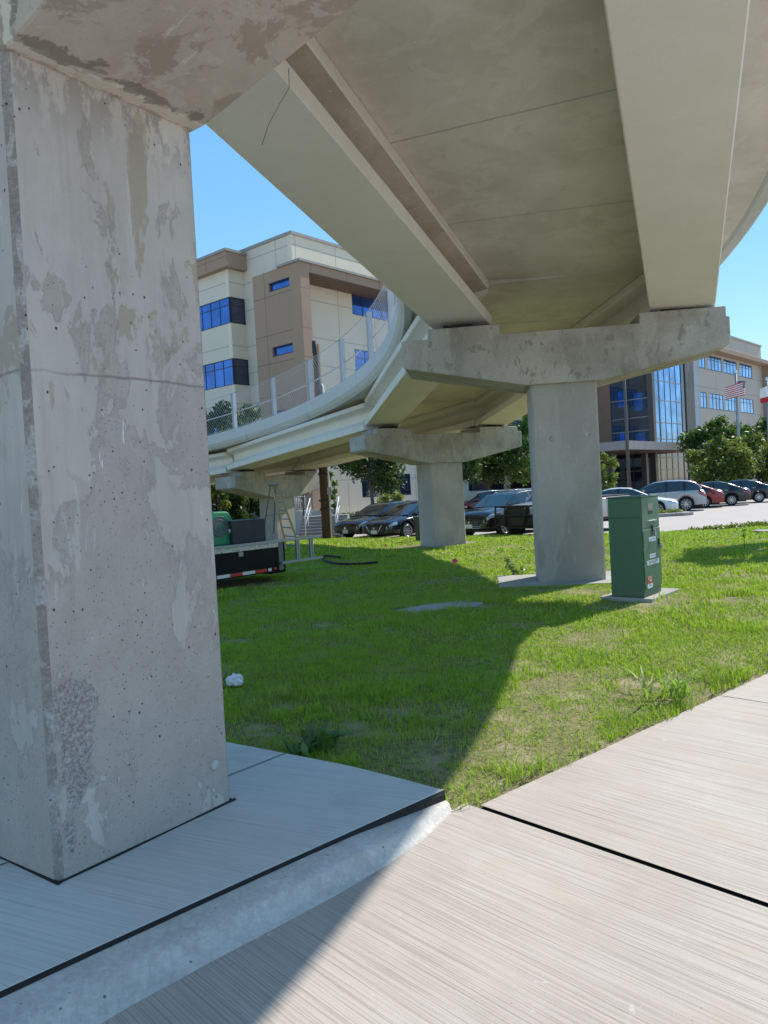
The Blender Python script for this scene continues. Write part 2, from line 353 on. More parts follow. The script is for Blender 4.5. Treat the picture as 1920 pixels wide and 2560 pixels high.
mm.color(mm.mix(f, (.035, .022, .016), (.13, .085, .06))); mm.rough(.85); mm.bump(f, .5, .02); M['wood'] = mm.mat
M['bark'] = NT('bark'); mm = M['bark']; f = mm.noise(mm.map((14, 14, 3)), 1, 6, .6)
mm.color(mm.mix(f, (.05, .04, .03), (.17, .14, .11))); mm.rough(.9); mm.bump(f, .6, .02); M['bark'] = mm.mat
M['leaf_dark'] = leafmat('leaves_dark', (.018, .045, .012), (.05, .10, .022))
M['leaf_mid'] = leafmat('leaves_mid', (.035, .085, .018), (.085, .16, .03))
M['leaf_yel'] = leafmat('leaves_light', (.08, .13, .025), (.19, .24, .06))
M['grass'] = NT('grass_blades'); mm = M['grass']
f = mm.noise(mm.pos, .55, 5, .6); f2 = mm.noise(mm.pos, 5.5, 3, .6); vc = mm.voro(mm.pos, 55, 'Color'); sc = mm.n('SeparateColor'); mm.link(vc, sc.inputs[0])
c = mm.mix(mm.ramp(f2, .3, .7), (.22, .38, .018), (.42, .60, .04))
c = mm.mix(mm.ramp(mm.noise(mm.pos, 1.6, 6, .7), .54, .66, 0, .8), c, (.46, .40, .17)); c = mm.mix(mm.ramp(f, .48, .68, 0, .4), c, (.34, .38, .08))
c = mm.mix(mm.ramp(sc.outputs[0], .86, .9, 0, .75), c, (.48, .42, .24))
mm.color(c); mm.rough(.55); mm.b.inputs['Specular IOR Level'].default_value = .3
tr = mm.n('BsdfTranslucent'); mm.setin(tr.inputs[0], mm.mix(.5, c, (.34, .52, .02))); ms = mm.n('MixShader'); ms.inputs[0].default_value = .4
mm.link(mm.b.outputs[0], ms.inputs[1]); mm.link(tr.outputs[0], ms.inputs[2]); mm.link(ms.outputs[0], mm.out.inputs[0]); M['grass'] = mm.mat
M['lawn'] = NT('lawn_soil'); mm = M['lawn']
f = mm.noise(mm.pos, .55, 5, .6); f3 = mm.noise(mm.pos, 30, 4, .7); f2 = mm.noise(mm.pos, 3, 6, .65)
c = mm.mix(mm.ramp(f3, .35, .65), (.10, .105, .03), (.27, .24, .09)); c = mm.mix(mm.ramp(f2, .50, .62, 0, .85), c, (.36, .28, .18))
mm.color(c); mm.rough(.95); mm.bump(f3, .8, .03); M['lawn'] = mm.mat
M['ground'] = plain('far_ground', (.50, .46, .40), .95, noise=.3, nscale=.2, objcoord=False)

# directions used for broom lines
jd = gz(1920, 2260, -.1) - gz(1200, 2015, -.1)
M['walk'] = brushed('concrete_walk', (.465, .405, .355), (.22, .185, .155), (.60, .55, .50), math.atan2(jd.y, jd.x), .55, stain=(.47, .36, .27))
M['slab'] = brushed('concrete_slab', (.58, .575, .55), (.42, .415, .40), (.68, .675, .65), R(-25), .55, .8, stain=(.46, .44, .41))
M['kerb'] = concrete('concrete_kerb', (.66, .635, .60), (.54, .51, .475), (.74, .715, .68), patch=.35, streak=0, pores=.7, pscale=9, fine=.5, bumpk=.5)
M['bounce_road'] = brushed('bounce_road_concrete', (.60, .56, .52), (.50, .46, .42), (.64, .60, .56), 0., .2, .5)
M['lot'] = brushed('lot_concrete', (.40, .34, .30), (.32, .27, .235), (.46, .405, .36), R(-35), .3, .4)

# ------------------------------------------------------------------ ground
def sheet(name, pts, mat, kind='structure'):
    mb = MB(); mb.poly(pts); return tag(mb.build(name, mat), kind=kind)
mb = MB(); mb.quad((-1500, -1500, -.45), (1500, -1500, -.45), (1500, 1500, -.45), (-1500, 1500, -.45)); tag(mb.build('ground', M['ground']), kind='structure')
# driveway + sidewalk (one plane at -.10), a dark joint between them
ZW = -.10
J0 = gz(1198, 2014, ZW); J1 = gz(1920, 2261, ZW); jdir = (J1 - J0).normalized(); jn = Vector((-jdir.y, jdir.x, 0))
if jn.y < 0: jn = -jn
Jend = J0 + jdir * 24
G0 = gz(1170, 2022, ZW); G1 = gz(1920, 1680, ZW); gdir = (G1 - G0).normalized()
Gend = G0 + gdir * 25
mb = MB()      # driveway apron
mb.poly([J0 - jn * .003 + Vector((-.03, 0, 0)), Jend - jn * .003, J0 + jdir * 24 - jn * 3.5, Vector((-3, -3.5, ZW)), Vector((-9, -2.9, ZW)), gz(231, 2560, ZW) + Vector((-2.0, -1.6, 0)), gz(324, 2480, ZW), gz(900, 2150, ZW), gz(1150, 2005, ZW)])
tag(mb.build('driveway', M['walk']), kind='structure')
mb = MB()      # sidewalk slabs beyond the joint, with narrower joints further on
def quad_strip(t0, t1):
    a = J0 + gdir * t0; 
    return [a + jn * 0, a + jdir * 24, a + jdir * 24 + gdir * (t1 - t0), a + gdir * (t1 - t0)]
ts = [.011, 3.35, 6.7, 10., 14., 25.]
jt = gz(1820, 1742, ZW); ts[1] = (jt - J0).dot(gdir)
for a, b in zip(ts[:-1], ts[1:]):
    g = .0 if a == ts[0] else .006
    o = J0 + gdir * (a + g); e = J0 + gdir * (b - .006)
    mb.poly([o, o + jdir * 24, e + jdir * 24, e])
tag(mb.build('sidewalk', M['walk']), kind='structure')
mb = MB(); 
mb.poly([J0 - jn * .3 + Vector((0, 0, -.012)) - gdir * .3, Jend - jn * .3 + Vector((0, 0, -.012)), Jend + gdir * 25 + Vector((0, 0, -.012)), J0 + gdir * 25 + Vector((0, 0, -.012))])
tag(mb.build('joint_bed', M['rubber']), kind='structure')
sheet('bounce_road', [Vector((60, -40, ZW - .02)), Vector((60, -90, ZW - .02)), Vector((-60, -90, ZW - .02)), Vector((-60, -20, ZW - .02)), Vector((-9, -2.5, ZW - .02)), Vector((-3, -2.8, ZW - .02)), J0 + jdir * 24 - jn * 2.9 - Vector((0, 0, .02))], M['bounce_road'])  # unseen pale sheet behind the camera, added to bounce light under the deck
# raised slab on which the near pier stands
edge_px = [(-260, 2600), (0, 2474), (231, 2366), (463, 2262), (700, 2160), (830, 2100), (960, 2042), (1047, 2000), (1108, 1972)]
back_px = [(1100, 1972), (1000, 1945), (880, 1915), (713, 1882), (640, 1868), (575, 1856)]
E_ = [gz(x, y) for x, y in edge_px]; B_ = [gz(x, y) for x, y in back_px]
far = B_[-1] + (B_[-1] - B_[-2]).normalized() * 5
def fitc(P_, deg, n):
    t = np.cumsum([0] + [(b - a).length for a, b in zip(P_[:-1], P_[1:])]); t /= t[-1]
    cx_ = np.polyfit(t, [p.x for p in P_], deg); cy_ = np.polyfit(t, [p.y for p in P_], deg); return [Vector((float(np.polyval(cx_, k)), float(np.polyval(cy_, k)), P_[0].z)) for k in np.linspace(0, 1, n)]
E_ = fitc(E_, 2, 9)
mb = MB()
top = E_ + B_ + [far, far + Vector((-3, -6, 0)), E_[0] + Vector((-3.5, -2.5, 0))]
mb.prism(top, (0, 0, -.16)); tag(mb.build('paved_slab', M['slab'], bevel=.004), kind='structure')
# slab tooled joint + asphalt filler round the pier and along the kerb
mb = MB()
a = gz(540, 1951, .0015); b = gz(716, 1882, .0015); d = (b - a).normalized(); n_ = Vector((-d.y, d.x, 0)) * .008
a = a - d * 2.2
mb.poly([a + n_, b + n_, b - n_, a - n_]); tag(mb.build('slab_joint', plain('joint_grime', (.16, .165, .15), .9, nscale=30, objcoord=False)), kind='structure')
K_in = [Vector((p.x, p.y, -.012)) for p in E_]
# kerb: profile from filler gap down to the driveway toe
toe_px = [(-200, 2850), (60, 2680), (231, 2568), (480, 2425), (735, 2285), (868, 2230), (960, 2176), (1035, 2102), (1134, 2028)]
K_toe = fitc([gz(x, y, ZW + .003) for x, y in toe_px], 3, 9)
mb = MB(); rings = []
N = len(K_in)
for i in range(N):
    a, t = K_in[i], K_toe[i]; u = i / (N - 1)
    k = 1 if u < .72 else 1 - .6 * (u - .72) / .28
    a = a + (t - a) * .06
    h = -.012 + (ZW + .012) * (1 - k) * .85
    hs = h - .008
    r_ = [Vector((a.x, a.y, ZW - .08)), Vector((a.x, a.y, h - .004))]
    for s_, z in ((.05, h), (.5, hs), (.6, hs - .004 * k), (.67, hs - .014 * k), (.73, hs - .034 * k), (.82, ZW + .022 * k + .004), (.9, ZW + .006 * k + .004), (1.0, ZW + .003)):
        p = a + (t - a) * s_; r_.append(Vector((p.x, p.y, z)))
    r_.append(Vector((t.x, t.y, ZW - .08))); rings.append(r_)
def densify(rings, n=6):
    out = []
    for a, b in zip(rings[:-1], rings[1:]):
        for k in range(n): out.append([p.lerp(q, k / n) for p, q in zip(a, b)])
    out.append(rings[-1]); return out
mb.loft(densify(rings), True, True, True); tag(mb.build('kerb', M['kerb']), kind='structure')
# black filler between slab and kerb
mb = MB(); rings = []
for i in range(N):
    a, t = K_in[i], K_toe[i]; d = (t - a).normalized(); u = i / (N - 1); w_ = .019 + .004 * math.sin(i * 2.1) 
    rings.append([Vector((a.x, a.y, -.1)) - d * .01, Vector((a.x, a.y, -.003)) + d * .001, Vector((a.x, a.y, -.011)) + d * w_, Vector((a.x, a.y, -.1)) + d * w_])
mb.loft(densify(rings, 3)); tag(mb.build('expansion_joint', M['rubber']), kind='structure')

# parking lot and its kerb
ZL = -.22
LE = [Vector((-26, 47.5, 0)), Vector((-2.1, 31.4, 0)), Vector((.5, 29.6, 0)), Vector((8.6, 24.6, 0)), Vector((12.5, 24.9, 0)), Vector((30, 27.5, 0))]
mb = MB(); mb.poly([Vector((p.x, p.y, ZL)) for p in LE] + [Vector((120, 40, ZL)), Vector((120, 140, ZL)), Vector((-20, 140, ZL)), Vector((-60, 60, ZL))])
tag(mb.build('parking_lot', M['lot']), kind='structure')
mb = MB(); rings = []
for i, p in enumerate(LE):
    t = (LE[min(i + 1, 5)] - LE[max(i - 1, 0)]).normalized(); n_ = Vector((t.y, -t.x, 0))
    if n_.y > 0: n_ = -n_
    q = p + n_ * .15
    rings.append([Vector((p.x, p.y, ZL - .1)), Vector((p.x, p.y, -.13)), Vector((q.x, q.y, -.12)), Vector((q.x, q.y, ZL - .1))])
mb.loft(rings); tag(mb.build('lot_kerb', M['pad']), kind='structure')
# landscape strips by the building: grass bank
def lawn_z(x, y):
    z = -.055 if y < 5 else -.055 + .055 * min(1, (y - 5) / 5)
    # fall toward the lot
    d = lot_dist(x, y)
    if d < 5: z -= .14 * (1 - d / 5) ** 1.5
    # meets the walk
    g = (Vector((x, y, 0)) - G0); s_ = g.x * (-gdir.y) + g.y * gdir.x
    if s_ < .5: z = min(z, ZW + .0 + (z - ZW) * max(0, s_) / .5)
    return z + .012 * math.sin(x * 1.7 + .4) * math.cos(y * 1.3) * (1 if y > 6 else .3)
def lot_dist(x, y):
    best = 99
    for a, b in zip(LE[:-1], LE[1:]):
        ab = b - a; p = Vector((x, y, 0)); t = max(0, min(1, (p - a).dot(ab) / ab.dot(ab))); best = min(best, (p - (a + ab * t)).length)
    return best
def lot_y(x):
    for a, b in zip(LE[:-1], LE[1:]):
        if a.x <= x <= b.x: return a.y + (b.y - a.y) * (x - a.x) / (b.x - a.x)
    return 27 if x > 0 else 47
# lawn polygon test: inside wedge beyond slab back edge, left of the walk edge, before the lot
Bdir = (B_[0] - B_[-1]).normalized()
def on_slab(x, y):
    # back edge polyline of the slab: from far-left to tip
    pts = [far] + B_[::-1]
    for a, b in zip(pts[:-1], pts[1:]):
        if min(a.x, b.x) <= x <= max(a.x, b.x):
            yy = a.y + (b.y - a.y) * (x - a.x) / (b.x - a.x + 1e-9); return y < yy
    return y < B_[0].y if x > B_[0].x else (y < far.y)
def in_lawn(x, y, m=0.):
    g = Vector((x, y, 0)) - G0; s_ = g.x * (-gdir.y) + g.y * gdir.x
    if s_ < m: return False
    if x < B_[0].x + .02 and on_slab(x, y - m): return False
    if y > lot_y(x) - .16: return False
    return True
mb = MB(); vid = {}
xs = np.concatenate([np.arange(-26, -2, .8), np.arange(-2, 6, .2), np.arange(6, 30.1, .8)]); ys = np.concatenate([np.arange(3.4, 10, .2), np.arange(10, 48, .5)])
for j, y in enumerate(ys):
    for i, x in enumerate(xs):
        p = (float(x), float(y)); vid[i, j] = len(mb.v)
        g = Vector((p[0], p[1], 0)) - G0; s_ = g.x * (-gdir.y) + g.y * gdir.x
        z = lawn_z(*p)
        if s_ < 0: z = ZW - .05
        mb.v.append((p[0], p[1], z))
for j in range(len(ys) - 1):
    for i in range(len(xs) - 1):
        cx_, cy_ = (xs[i] + xs[i + 1]) / 2, (ys[j] + ys[j + 1]) / 2
        if cy_ > lot_y(cx_) + .1: continue
        mb.face([vid[i, j], vid[i + 1, j], vid[i + 1, j + 1], vid[i, j + 1]], True)
tag(mb.build('lawn', M['lawn']), kind='structure')

# ------------------------------------------------------------------ footbridge geometry
C0 = Vector((-15.25, 14.9, 0)); RC = 18.5
THS = [-37.06, -6.7, 23.85, 53.6]; ZS = [5.19, 4.23, 3.43, 2.70]
def zb(th):
    if th > THS[-1]: return ZS[-1] - (th - THS[-1]) * .0255
    if th < THS[0]: return ZS[0] + (THS[0] - th) * .0255
    return float(np.interp(th, THS, ZS))
def arc(th, r, h=0.):
    return Vector((C0.x + r * math.cos(R(th)), C0.y + r * math.sin(R(th)), zb(th) + h))
bridge = empty('footbridge', arc(-6.7, RC, 0), 0, 'curved raised concrete footbridge ramp sweeping overhead on hammerhead piers', 'footbridge')
TH0, TH1 = -92., 108.
prof_in = [(15.80, 1.30), (15.80, .99), (15.90, .87), (16.0, .87), (16.0, .825), (18.5, .825)]
def sweep_deck(name, prof, mat, th0, th1, step=1.5):
    mb = MB(); n = int((th1 - th0) / step) + 1
    mb.loft([[arc(th0 + (th1 - th0) * k / n, r, h) for r, h in prof] for k in range(n + 1)], True, True, False)
    return mb.build(name, mat, bridge, world=True)
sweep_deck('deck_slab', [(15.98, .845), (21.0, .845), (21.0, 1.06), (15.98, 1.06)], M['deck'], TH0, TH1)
# inner and outer fascia curbs in casts with thin gaps
def fascia(r_out, sgn):
    ths = np.arange(TH0, TH1, 18.6 / 2)
    off = 6.3
    ths = np.concatenate([np.arange(-92 + off, 108, 13.3)])
    for a, b in zip(ths[:-1], ths[1:]):
        mb = MB(); n = 12; a_, b_ = a + .03, b - .03
        pr = [(0, 1.33), (0, 1.0), (.05, .90), (.12, .82), (.26, .82), (.30, .838), (.30, 1.065), (.26, 1.33)]
        mb.loft([[arc(a_ + (b_ - a_) * k / n, r_out + sgn * d, h) for d, h in pr] for k in range(n + 1)])
        mb.build('fascia_curb', M['fascia'], bridge, world=True)
fascia(15.72, 1); fascia(21.22, -1)
# girders: straight chords, two per span
GP = [(-.48, .015), (-.465, 0), (.465, 0), (.48, .015), (.48, .17), (.17, .33), (.14, .38), (.14, .52), (.18, .56), (.43, .63), (.45, .65), (.45, .76), (-.45, .76), (-.45, .65), (-.43, .63), (-.18, .56), (-.14, .52), (-.14, .38), (-.17, .33), (-.48, .17)]
bent_th = [-67.4] + THS + [83.2]
GO = 1.71
RB = {THS[0]: 18.72, THS[1]: 18.62}
for a, b in zip(bent_th[:-1], bent_th[1:]):
    A, B = arc(a, RB.get(a, RC)), arc(b, RB.get(b, RC)); t = (B - A); th = Vector((t.x, t.y, 0)).normalized(); ac = Vector((th.y, -th.x, 0)); L = t.length; t.normalize()
    def radial(th_, off, gap):
        rr = Vector((math.cos(R(th_)), math.sin(R(th_)), 0)); tt = Vector((-rr.y, rr.x, 0))
        P0 = A + ac * off; s_ = (C0 - P0).dot(tt) / t.dot(tt); return P0 + t * (s_ + gap)
    for s_ in (-1, 1):
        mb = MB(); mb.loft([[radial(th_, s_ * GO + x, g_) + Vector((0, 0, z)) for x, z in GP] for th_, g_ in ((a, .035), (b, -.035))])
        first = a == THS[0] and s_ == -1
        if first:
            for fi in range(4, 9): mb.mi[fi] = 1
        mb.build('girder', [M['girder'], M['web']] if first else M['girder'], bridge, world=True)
    npan = 4
    for k in range(npan):
        u0 = a + (b - a) * k / npan; u1 = a + (b - a) * (k + 1) / npan
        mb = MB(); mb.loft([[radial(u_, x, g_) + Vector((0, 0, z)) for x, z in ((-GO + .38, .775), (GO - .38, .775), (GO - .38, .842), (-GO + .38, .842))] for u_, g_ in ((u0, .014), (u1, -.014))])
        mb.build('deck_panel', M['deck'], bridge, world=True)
# ---- piers
def pier(cx, cy, az, zt, zr, L0, L1, capD, w, d, zb0, mat, capmat, label, seats=((-2.2, -1.05), (1.1, 2.4)), ze=None, coff=0., gmid=0.):
    T = azv(az); A = azv(az + 90); o = Vector((cx, cy, 0)); Z = Vector((0, 0, 1))
    root = empty('bridge_pier', (cx, cy, zb0), 0, label, 'bridge pier', 'hammerhead piers carrying the footbridge')
    ch = .030
    def ring(z):
        return [o + A * x + T * y + Z * z for x, y in ((-w / 2 + ch, -d / 2), (w / 2 - ch, -d / 2), (w / 2, -d / 2 + ch), (w / 2, d / 2 - ch), (w / 2 - ch, d / 2), (-w / 2 + ch, d / 2), (-w / 2, d / 2 - ch), (-w / 2, -d / 2 + ch))]
    mb = MB()
    idx = [mb.verts(ring(z)) for z in (zb0 - .3, zr)]
    for k in range(8):
        mb.m = 1 if k in (1, 3, 5, 7) else 0
        mb.face([idx[0][k], idx[0][(k + 1) % 8], idx[1][(k + 1) % 8], idx[1][k]])
    mb.m = 0; mb.face(idx[0][::-1]); mb.face(idx[1])
    mb.build('column', [mat, M['edge'] if mat is M['pier'] else mat], root, world=True)
    # cap outline in (across, z)
    lvl = .08; sl = .2
    hl = zr + sl * (-L0 - w / 2 - lvl) if ze is None else ze; hr = zr + sl * (L1 - w / 2 - lvl) if ze is None else ze
    c0 = .05
    pts = [(L0, hl + c0), (L0 + c0, hl), (-w / 2 - lvl, zr), (w / 2 + lvl, zr), (L1 - c0, hr), (L1, hr + c0), (L1, zt)]
    for s0, s1 in sorted(seats, reverse=True):
        pts += [(s1 + gmid, zt), (s1 + gmid, zt + .16), (s0 + gmid, zt + .16), (s0 + gmid, zt)]
    pts += [(L0, zt)]
    mb = MB(); mb.loft([[o + A * x + T * y + Z * z for x, z in pts] for y in (-capD / 2, capD / 2)])
    mb.build('cap_beam', capmat, root, world=True, bevel=.02)
    for s_ in (-1, 1):
        for tt in (-.3, .3):
            mb = MB(); q = o + A * (s_ * GO + gmid) + T * tt
            mb.obox(q, A, T, Z, -.24, .24, -.13, .13, zt + .16, zt + .225); mb.build('bearing_pad', M['elast'], root, world=True)
    return root, o, A, T
# near pier: column stands left of the bridge axis, its cap reaches out over the walk
pierN, oN, AN, TN = pier(-1.61, 3.985, 36.1, 4.96, 3.55, -1.45, 3.85, 1.03, 1.04, 1.011, 0., M['pier'], M['capnear'], 'mottled grey concrete pier in the left foreground with its cap passing overhead', gmid=1.45)
pierA, oA, AA, TA = pier(3.02, 12.75, 6.9, 4.03, 3.19, -2.54, 2.54, 1.13, 1.04, .92, 0., M['concA'], M['capA'], 'grey concrete hammerhead pier beside the green cabinet, nearest one on the lawn', gmid=.09)
pierB, oB, AB, TB = pier(1.67, 22.38, -24.4, 3.21, 2.37, -2.54, 2.54, 1.13, 1.04, .92, -.05, M['concA'], M['capA'], 'middle-distance concrete hammerhead pier between the black saloon and the black crossover')
pierC, oC, AC, TC = pier(-4.15, 29.96, -52.2, 2.503, 1.655, -2.54, 2.54, 1.13, 1.04, .92, -.2, M['concA'], M['capA'], 'farthest visible concrete hammerhead pier behind the stepladder and trailer')
# form-tie marks on the column of the pier by the cabinet
for xx, zz in ((-.22, 2.32), (.33, 2.36)):
    mb = MB(); q = oA + AA * xx - TA * .4605 + Vector((0, 0, zz)); mb.tube([q, q - TA * .004], [.045, .038], 20)
    mb.build('form_tie_patch', M['capA'], pierA, world=True)
# round snap-tie knob low on the near pier's main face
q = oN + AN * .522 + TN * .39 + Vector((0, 0, .23))
mb = MB(); mb.tube([q - AN * .01, q + AN * .006, q + AN * .01], [.028, .026, .012], 16); mb.build('form_tie_patch', M['kerb'], pierN, world=True)
# dark sealant where the column meets the slab
mb = MB()
for k in range(4):
    wx, wy = 1.04 / 2, 1.011 / 2
    pts = [(-wx, -wy), (wx, -wy), (wx, wy), (-wx, wy)]
    a, b = pts[k], pts[(k + 1) % 4]
    pa = oN + AN * a[0] + TN * a[1]; pb = oN + AN * b[0] + TN * b[1]
    d = (pb - pa).normalized(); n_ = Vector((d.y, -d.x, 0))
    mb.tube([pa - d * .01 + Vector((0, 0, .001)), pa.lerp(pb, .3) + n_ * .004, pa.lerp(pb, .6), pb + d * .012], [.007, .009, .006, .011], 5)
mb.build('base_sealant', M['rubber'], pierN, world=True)
# hanging form wire on the near cap's far edge
q = at(711, 170, 4.02); 
mb = MB(); pts = [at(722, 170, 3.74), at(723, 220, 3.78), at(700, 258, 3.8), at(672, 310, 3.84), at(655, 362, 3.86)]
mb.tube(pts, .0022, 5); o_ = mb.build('tie_wire', M['steeldk'], pierN, world=True)

# ---- concrete pads in the lawn
def pad(name, pts, z0, z1, label, mat=None):
    c = sum((Vector(p) for p in pts), Vector()) / len(pts)
    mb = MB(); mb.prism([Vector((p[0], p[1], z0)) for p in pts], (0, 0, z1 - z0)); 
    vs = mb.v; mb.v = [(a - c.x, b - c.y, d) for a, b, d in vs]
    o = mb.build(name, mat or M['pad'], bevel=.012); o.location = (c.x, c.y, 0)
    return tag(o, label, 'concrete pad')
a = gz(1238, 1446, .03); b = gz(1243, 1466, .0)
def orect(o, A, T, x0, x1, y0, y1): return [o + A * x0 + T * y0, o + A * x1 + T * y0, o + A * x1 + T * y1, o + A * x0 + T * y1]
pad('pier_pad', orect(oA, AA, TA, -1.18, 1.08, -.86, .72), -.15, .03, 'sunlit concrete pad under the pier beside the green cabinet')
pad('pier_pad', orect(oB, AB, TB, -1.15, 1.25, -.75, .8), -.2, -.01, 'thin concrete pad under the middle-distance pier')
pad('pier_pad', orect(oC, AC, TC, -1.1, 1.1, -.7, .7), -.4, -.12, 'concrete pad under the farthest pier, behind the trailer')
pl = [gz(993, 1530, .0), gz(1060, 1516, .0), gz(1150, 1506, .0), gz(1215, 1510, .0), gz(1190, 1519, 0), gz(1090, 1530, 0), gz(1030, 1537, 0)]
pl = [p + Vector((.03 * math.sin(i * 5.1), .04 * math.cos(i * 3.7), 0)) for i, p in enumerate([pl[i // 4].lerp(pl[(i // 4 + 1) % 7], (i % 4) / 4) for i in range(28)])]
pad('buried_slab', pl, -.1, .028, 'pale chipped concrete cover half sunk in the shaded lawn')

# ---- fence on the inner edge of the deck
fence = empty('deck_fence', arc(20, 15.86, 1.33), 0, 'galvanised steel fence with wire mesh along the inner edge of the curved footbridge', 'fence')
FS = 8.17; f0 = 9.14 - FS * 7
FT = [f0 + FS * k for k in range(0, 18)]
FH = 1.27
for th in FT:
    b = arc(th, 15.86, 1.33); rr = (b - Vector((C0.x, C0.y, b.z))).normalized(); tt = Vector((-rr.y, rr.x, 0)); Z = Vector((0, 0, 1))
    mb = MB()
    mb.obox(b, rr, tt, Z, -.065, -.058, -.045, .045, 0, FH); mb.obox(b, rr, tt, Z, -.065, .065, -.054, -.045, 0, FH); mb.obox(b, rr, tt, Z, -.065, .065, .045, .054, 0, FH)
    mb.obox(b, rr, tt, Z, -.09, .09, -.09, .09, -.005, .012)
    mb.build('post', M['steel'], fence, world=True)
def railpts(h, r=15.79, t0=FT[0], t1=FT[-1], n=70): return [arc(t0 + (t1 - t0) * k / n, r, 1.33 + h) for k in range(n + 1)]
mb = MB(); mb.tube(railpts(FH - .02), .009, 6); mb.build('top_cable', M['steel'], fence, world=True)
mb = MB(); mb.tube(railpts(.05), .009, 6); mb.build('bottom_cable', M['steel'], fence, world=True)
mb = MB(); mb.tube(railpts(.62, 15.95), .021, 8); mb.build('handrail', M['steel'], fence, world=True)
for a, b in zip(FT[:-1], FT[1:]):
    if b < -12: continue
    mb = MB(); sp = .135; Lb = R(b - a) * 15.78; n = int(Lb / sp); hh = FH - .06
    def fp(s_, z): return arc(a + (b - a) * s_ / Lb, 15.785, 1.36 + z)
    for sg in (1, -1):
        k = -int(hh / sp) - 1
        while k * sp < Lb:
            s0 = k * sp; s1 = s0 + hh
            if s1 > 0:
                za, zb_ = 0., hh; sa, sb = s0, s1
                if sa < 0: za = -sa; sa = 0
                if sb > Lb: zb_ = hh - (sb - Lb); sb = Lb
                if sg < 0: za, zb_ = hh - za, hh - zb_
                m_ = (sa + sb) / 2; zm = (za + zb_) / 2
                mb.tube([fp(sa, za), fp(m_, zm), fp(sb, zb_)], .0027, 3, False, False)
            k += 1
    mb.build('wire_mesh', M['wire'], fence, world=True)

# ------------------------------------------------------------------ green service cabinet on its pad
bL, bM, bR = gz(1538, 1488, .05), gz(1612, 1494, .05), gz(1657, 1477, .05)
bx = (bR - bM); bx.z = 0; bw = .62; bx.normalize(); by = Vector((-bx.y, bx.x, 0))
if by.dot(bL - bM) < 0: by = -by
bd = .45
cab = empty('utility_cabinet', bM, 0, 'dark green metal service cabinet with white labels and padlock, on its own small pad', 'utility cabinet')
Z = Vector((0, 0, 1)); BH = 1.31
mb = MB(); mb.obox(bM, bx, by, Z, 0, bw, 0, bd, 0, BH); mb.build('body', M['boxgreen'], cab, world=True, bevel=.008)
mb = MB(); mb.obox(bM, bx, by, Z, -.012, bw + .012, -.012, bd + .012, BH, BH + .018); mb.build('lid', M['boxgreen'], cab, world=True, bevel=.004)
mb = MB(); mb.obox(bM, bx, by, Z, .014, bw - .004, -.016, -.001, .105, .885); dr = mb.build('door', M['boxgreen'], cab, world=True, bevel=.004)
for hz in (.14, .36, .58, .82):
    mb = MB(); q = bM + bx * .004 - by * .010 + Z * hz; mb.tube([q, q + Z * .06], .009, 8); mb.build('hinge', M['steeldk'], cab, world=True)
mb = MB(); mb.obox(bM, bx, by, Z, .004, bw - .002, -.010, -.001, .895, 1.3); mb.build('meter_panel', M['boxgreen'], cab, world=True, bevel=.003)
mb = MB(); mb.obox(bM, bx, by, Z, .225, .395, -.0125, -.0102, 1.085, 1.22); mb.build('meter_window', glassy('meter_glass', (.02, .022, .03)), cab, world=True)
mb = MB(); mb.obox(bM, bx, by, Z, .20, .48, -.03, -.0102, .988, .996); mb.build('drip_strip', M['white'], cab, world=True)
for (xx, zz) in ((.34, .86), (.555, .67)):
    mb = MB(); q = bM + bx * xx - by * .02 + Z * zz
    mb.obox(q, bx, by, Z, -.016, .016, -.006, .006, -.02, .065); mb.build('hasp', M['blackm'], cab, world=True)
    mb = MB(); q2 = q + bx * .03 - by * .022 - Z * .045; mb.obox(q2, bx, by, Z, -.026, .026, -.01, .01, -.028, .02)
    mb.tube([q2 + bx * .014 + Z * .02, q2 + bx * .014 + Z * .04, q2 + Z * .052, q2 - bx * .014 + Z * .04, q2 - bx * .014 + Z * .02], .004, 6)
    mb.build('padlock', M['steel'], cab, world=True)
mb = MB(); mb.obox(bM, bx, by, Z, -.004, -.0005, .15, .29, .64, .77); mb.build('side_plate', M['boxgreen'], cab, world=True, bevel=.002)
mb = MB(); mb.obox(bM, bx, by, Z, -.003, -.0005, .01, bd - .01, 1.045, 1.051); mb.build('seam', M['blackm'], cab, world=True)
def plate(name, x0, x1, z0, z1, mat, rows=(), ink='ink'):
    mb = MB(); mb.obox(bM, bx, by, Z, x0, x1, -.0185, -.0165, z0, z1); p = mb.build(name, M[mat], cab, world=True)
    for (txt, xc, zc, sz, sxk) in rows:
        pos = bM + bx * xc - by * .0188 + Z * zc - cab.location
        Mx = Matrix(((bx.x * sxk, 0, -by.x, pos.x), (bx.y * sxk, 0, -by.y, pos.y), (0, 1, 0, pos.z), (0, 0, 0, 1)))
        textmesh('lettering', txt, sz, M[ink], p, Mx)
plate('label_plate', .20, .44, .715, .77, 'label', [('LIGHTING', .32, .742, .048, 1.)], 'inkblue')
plate('label_plate', .20, .42, .494, .548, 'label', [('11131 N', .31, .521, .056, .95)])
plate('label_plate', .10, .53, .408, .468, 'label', [('CENTRAL EXPY', .315, .438, .062, .88)])
plate('sticker', .07, .25, .165, .262, 'stick_red', [('CAUTION', .16, .245, .026, 1.2), ('WARNING', .16, .222, .02, 1.2)], 'label')
mb = MB(); mb.obox(bM, bx, by, Z, .16, .23, -.0195, -.0187, .195, .208); mb.build('sticker_bar', M['label'], cab, world=True)
plate('sticker', .075, .255, .105, .163, 'label', [('NOTICE', .165, .14, .03, 1.)], 'inkblue')
cpt = orect(bM, bx, by, -.06, 1.0, -.12, .60)
pad('cabinet_pad', cpt, -.12, .045, 'low weathered concrete pad that the green cabinet stands on')

